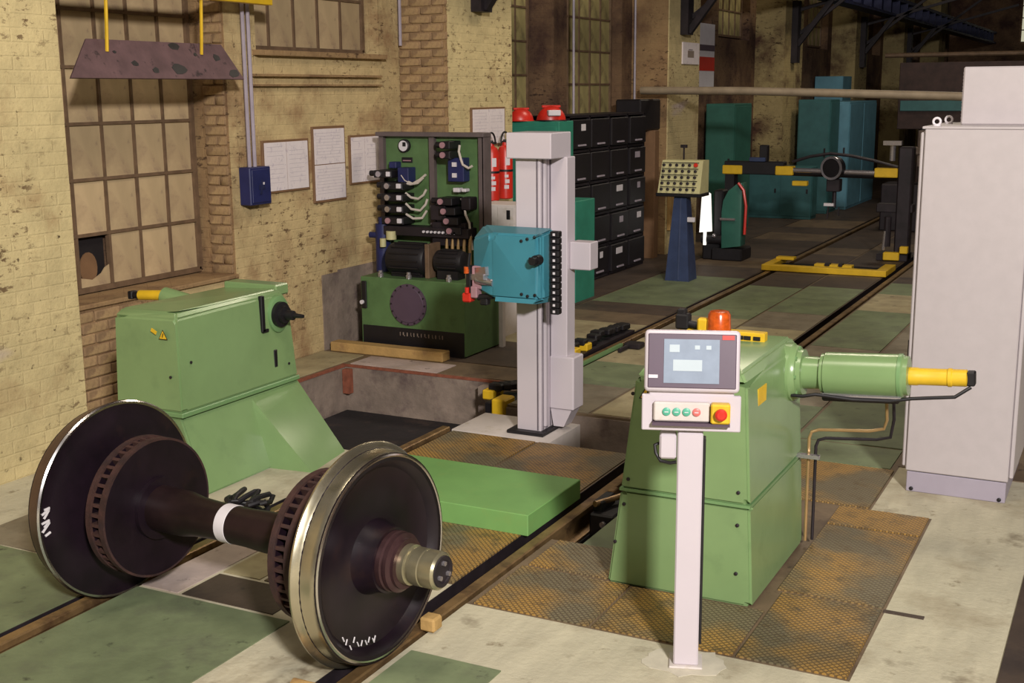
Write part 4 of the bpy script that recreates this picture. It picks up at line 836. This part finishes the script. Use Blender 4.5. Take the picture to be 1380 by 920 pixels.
m = MB(); m.box(.875, 1.03, 2.25, 2.62, -.16, -.01, .01); m.box(.875, .94, 2.30, 2.5, -.02, .05, .008); m.build('body', 'black', t); m = MB(); m.cyl((.90, 2.28, .04), (.99, 2.55, .03), .018, 10); m.box(.875, .92, 2.52, 2.6, .0, .05, .006); m.build('screw', 'rail', t); m = MB(); m.cyl((.97, 2.24, -.06), (.97, 2.22, -.06), .018, 10); m.build('nut', 'silver', t)
# ------------------------------------------------------------------ far machinery
t = thing('axle_manipulator', 'dark cross beam with yellow grips and a round wheel, far back', 'machine', (-.8, 14.0, 0))
Y = 14.0
m = MB(); m.cyl((-1.55, Y, 1.22), (.72, Y, 1.19), .055, 14); m.box(-2.0, -1.1, Y-.09, Y+.09, 1.17, 1.36, .01); m.build('cross_beam', 'black', t)
m = MB(); m.cyl((-1.0, Y-.07, 1.245), (-.5, Y-.07, 1.24), .034, 12); m.cyl((-.25, Y-.07, 1.235), (.25, Y-.07, 1.225), .034, 12); m.build('piston_rod', 'silver', t)
for x0, x1 in ((-2.02, -1.72), (-1.22, -.96), (.20, .52)): m = MB(); m.box(x0, x1, Y-.12, Y+.04, 1.17, 1.30, .01); part(m.build('grip', 'yellow', t), 'yellow grip block')
m = MB(); m.box(-.97, -.75, Y-.1, Y, 1.02, 1.09, .008); part(m.build('lower_grip', 'yellow', t), 'yellow lower grip')
m = MB(); m.lathe([(-.06, .10), (-.06, .165), (.06, .165), (.06, .10)], (-.38, Y-.1, 1.29), (.3, 1, 0), 32); wo = m.build('hand_wheel', 'black', t); m = MB(); m.lathe([(-.065, .135), (-.068, .168), (-.055, .17)], (-.38, Y-.1, 1.29), (.3, 1, 0), 32, False); m.build('wheel_rim', 'silver', wo)
m = MB(); m.tube([(-1.0, Y, 1.36), (-.75, Y, 1.44), (-.45, Y, 1.49), (-.15, Y, 1.46), (.15, Y, 1.40), (.5, Y, 1.31), (.68, Y, 1.27)], .022, 8); m.build('hose', 'dark', t)
m = MB(); m.box(-.47, -.28, Y-.1, Y+.08, .95, 1.13, .01); m.cyl((-.37, Y, .95), (-.37, Y, .72), .03, 8); m.beam((-.45, Y, .72), (-.46, Y, .55), .02, .02); m.beam((-.3, Y, .72), (-.3, Y, .60), .02, .02); m.build('hanging_tool', 'dark', t); m = MB(); m.box(-.50, -.36, Y-.08, Y-.02, .74, .78); m.build('tool_plate', 'label', t)
m = MB(); m.box(-1.98, -1.84, Y-.1, Y+.1, 0, 1.2); m.box(-1.92, -1.72, Y-.15, Y+.15, 0, .08); m.build('support_post', 'black', t)
m = MB(); m.box(.52, .72, Y-.12, Y+.12, 0, 1.6, .02); m.box(.30, .72, Y-.2, Y+.2, .012, .1); m.cyl((.42, Y-.1, .2), (.42, Y-.1, .62), .05, 10); m.box(.25, .75, Y-.1, Y+.1, .68, .80, .01); m.build('support_post', 'dark', t)
m = MB(); m.box(.40, .62, Y-.25, Y-.12, .02, .13, .01); m.box(.62, .73, Y-.24, Y-.13, .12, .22, .01); part(m.build('foot_block', 'yellow', t), 'yellow foot block')
m = MB(); m.cyl((.38, Y-.12, .15), (.40, Y-.12, .42), .028, 10); m.box(.3, .55, Y-.1, Y, 1.62, 1.68); m.cyl((.42, Y, 1.4), (.42, Y, 1.62), .04, 10); m.build('piston', 'silver', t)
m = MB(); m.box(-1.48, -1.36, Y-.06, Y+.06, 1.36, 1.60, .01); m.build('sensor_head', 'black', t); m = MB(); m.box(-1.62, -1.38, Y-.1, Y+.0, 1.36, 1.42, .006); m.build('junction_box', 'blue_ped', t)
lg = bpy.data.materials.new('sheet_glow'); lg.use_nodes = True; e_ = lg.node_tree.nodes['Principled BSDF']; e_.inputs['Base Color'].default_value = (.85, .85, .8, 1); e_.inputs['Emission Color'].default_value = (1, .97, .9, 1); e_.inputs['Emission Strength'].default_value = .9; M['sheet_glow'] = lg  # emission added to lift the dim white sheet; no known lamp
t = thing('grinding_machine', 'dark teal machine with rounded guard and bright white sheet, under the cross beam', 'machine', (-1.75, 13.05, 0))
m = MB(); m.prism([(-1.70+.0, .18), (-1.42, .22), (-1.42, 1.12), (-1.50, 1.10), (-1.62, 1.0), (-1.69, .86), (-1.71, .7)], 'y', 12.90, 13.15, .01); m.build('guard', 'cab_green', t)
m = MB(); m.box(-2.0, -1.75, 12.95, 13.35, .0, .35, .02); m.box(-1.85, -1.4, 12.90, 13.40, 0, .18, .02); m.cyl((-2.0, 12.95, .30), (-1.70, 12.95, .30), .07, 14); m.box(-1.86, -1.72, 13.00, 13.25, .3, 1.0, .02); m.build('base', 'black', t)
m = MB(); m.hull([(-2.02, 12.87, .40), (-1.84, 12.87, .42), (-1.99, 12.87, .98), (-1.87, 12.87, .95), (-1.95, 12.87, 1.02), (-2.02, 12.91, .40), (-1.84, 12.91, .42), (-1.99, 12.91, .98), (-1.87, 12.91, .95)]); m.box(-1.96, -1.92, 12.87, 12.90, .22, .42); part(m.build('white_sheet', 'sheet_glow', t), 'bright white sheet with added glow')
m = MB(); m.tube([(-1.46, 12.85, 1.12), (-1.38, 12.85, 1.02), (-1.34, 12.85, .8), (-1.35, 12.85, .4)], .02, 8); part(m.build('hose', 'red', t), 'dull red hose')
m = MB(); m.cyl((-1.72, 12.88, .60), (-1.50, 12.88, .60), .02, 8); m.build('lever', 'silver', t); m = MB(); m.sphere((-1.80, 12.88, .36), .03); m.build('lever_ball', 'silver', t)
def far_cab(name, x0, x1, y0, y1, z1, m, label, nd=1, z0=0):
    t = thing(name, label, 'cabinet', ((x0+x1)/2, (y0+y1)/2, z0))
    MB().box(x0, x1, y0, y1, z0, z1, .01).build('body', m, t)
    w_ = (x1-x0)/nd
    for i in range(nd):
        d = MB().box(x0+i*w_+.02, x0+(i+1)*w_-.02, y0-.012, y0, z0+.06, z1-.05, .004).build('door', m, t)
        MB().box(x0+(i+1)*w_-.09, x0+(i+1)*w_-.06, y0-.03, y0-.012, z0+(z1-z0)*.5, z0+(z1-z0)*.58).build('handle', 'dark', d)
    ny = max(1, round((y1-y0)/1.1))
    for i in range(ny):
        h = (y1-y0)/ny; MB().box(x1, x1+.012, y0+i*h+.03, y0+(i+1)*h-.03, z0+.06, z1-.05, .004).build('side_panel', m, t)
far_cab('cabinet', -3.12, -2.62, 16.4, 17.4, 2.17, 'cab_green', 'dark green tall cabinet against the far pillar')
far_cab('cabinet', -2.50, -1.88, 20.2, 21.0, 2.2, 'cab_teal', 'teal tall cabinet left of the light blue one')
far_cab('cabinet', -2.35, -1.72, 21.2, 23.9, 2.15, 'cab_blue', 'light blue tall cabinet at the far end of the row')
far_cab('cabinet', -3.1, -1.90, 19.0, 19.45, .98, 'cab_teal', 'low teal cabinet with two doors in front of the tall one', 2)
m = MB(); m.box(-3.18, -2.55, 24.3, 25.2, 0, 2.68, .01); tag(m.build('cabinet', 'cab_blue'), 'blue cabinet whose top shows above the beige pipe', 'cabinet')
m = MB(); m.tube([(-2.95, 12.9, 2.40), (-1.5, 12.9, 2.385), (0, 12.9, 2.34), (1.5, 12.9, 2.29), (3.2, 12.9, 2.27)], .055, 12)
tag(m.build('cross_pipe', 'beam'), 'beige pipe crossing the hall above the far machines', 'pipe')
t = thing('gantry', 'brown sheeted gantry with teal stripe behind the grey cabinet', 'gantry', (1.5, 22, 0))
MB().box(-.9, 4.5, 21.8, 22.3, 1.6, 2.9, .01).build('side_sheet', 'brown_panel', t); MB().box(-.85, 4.5, 21.76, 21.8, 1.96, 2.16, .004).build('stripe', 'cab_teal', t)
for x in (-.4, 4.3): MB().box(x-.1, x+.1, 21.9, 22.2, 0, 1.6).build('leg', 'brown_panel', t)
t = thing('drill_press', 'dark machine tool beyond the pipe beside the grey cabinet', 'machine', (.3, 18, 0))
m = MB(); m.box(-.4, .7, 17.7, 18.4, 0, .8, .02); m.box(.15, .5, 18.0, 18.4, .8, 1.75, .02); m.build('body', 'dark', t); m = MB(); m.box(.0, .45, 17.8, 18.1, 1.30, 1.42, .02); m.cyl((.2, 17.9, 1.1), (.2, 17.9, 1.7), .06, 10); m.build('head', 'pit', t)
# ------------------------------------------------------------------ steelwork high on the pillars
t = thing('runway_girder', 'dark blue crane runway girder along the wall top', 'girder', (-2.05, 25, 4.1))
MB().box(-2.22, -1.88, -2, 47.9, 4.42, 4.50).box(-2.22, -1.88, -2, 47.9, 4.06, 4.12).box(-2.07, -2.03, -2, 47.9, 4.1, 4.45).build('beam', 'girder', t)
st = MB().box(-.12, .12, -.02, .02, 0, .32).mesh('stiffener', M['girder'])
for i in range(28): piece(st, 'stiffener', t, Vector((-1.98, 17+i*1.1, 4.11))-Vector((-2.05, 25, 4.1)))
for k in range(1, 6):
    y = 1.16+k*BAY-.1
    m = MB(); m.box(XP+.0, XP+.12, y-.12, y+.12, 3.2 if k < 3 else 2.9, 4.06); po = m.build('bracket_post', 'dark', t)
    m = MB(); m.beam((XP+.1, y, 3.24), (-1.92, y, 4.06), .10, .09); m.build('brace', 'dark', po)
    if k > 1:
        MB().beam((XP+.1, y+.1, 3.45), (-.6, y+.1, 4.9), .06, .06).build('strut', 'dark', po); MB().beam((XP+.1, y+.1, 3.9), (.2, y+.1, 4.6), .06, .06).build('strut', 'dark', po)
t = thing('wall_sign', 'square white sign with grey block on the far pillar', 'sign', (XP, 14.1, 2.78))
MB().box(XP, XP+.02, 13.76, 14.52, 2.78, 3.10, .003).build('sign_plate', 'paper', t); MB().box(XP+.02, XP+.023, 13.98, 14.26, 2.88, 2.98).build('sign_picture', 'pit', t); MB().box(XP+.02, XP+.023, 14.02, 14.2, 2.99, 3.0).build('sign_text', 'bezel', t)
t = thing('banner', 'narrow white and red banner beside the pillar with the sign', 'banner', (XW, 16.5, 2.35))
m = MB(); m.box(XW+.004, XW+.03, 16.1, 17.0, 2.35, 3.5); m.build('cloth', 'label', t); MB().box(XW+.03, XW+.036, 16.1, 17.0, 2.72, 2.95).build('red_band', 'red', t); MB().box(XW+.03, XW+.036, 16.1, 17.0, 3.05, 3.15).build('dark_band', 'bezel', t)
# overhead line across the far hall and lit window slits in the end wall
m = MB(); m.cyl((-1.6, 24, 3.1), (6, 24, 3.1), .05, 10); tag(m.build('overhead_pipe', 'muntin'), 'thin grey pipe high across the far hall', 'pipe')
em = bpy.data.materials.new('daylight_pane'); em.use_nodes = True; e_ = em.node_tree.nodes['Principled BSDF']; e_.inputs['Emission Color'].default_value = (.85, .82, .6, 1); e_.inputs['Emission Strength'].default_value = .55; e_.inputs['Base Color'].default_value = (.4, .38, .25, 1); M['daylight'] = em
for i, (x, w_, z0, z1) in enumerate([(-1.0, .5, 4.1, 6), (1.4, .7, 4.0, 6), (3.6, .35, 3.7, 6), (5.0, .3, 3.4, 6), (7.2, .5, 3.4, 6), (9.4, .5, 3.4, 6)]):
    o = bpy.data.objects.new('window_%d' % (20+i), None); COL.objects.link(o); o.location = (x, 47.96, z0); struct(o); o['label'] = 'narrow daylit window in the end wall'
    MB().box(x, x+w_, 47.95, 47.99, z0, z1).build('pane', 'daylight', o)
    mm = MB(); 
    for z in [z0+.45*j for j in range(int((z1-z0)/.45)+1)]: mm.box(x-.03, x+w_+.03, 47.92, 47.96, z-.02, z+.02)
    mm.build('muntin', 'muntin', o)
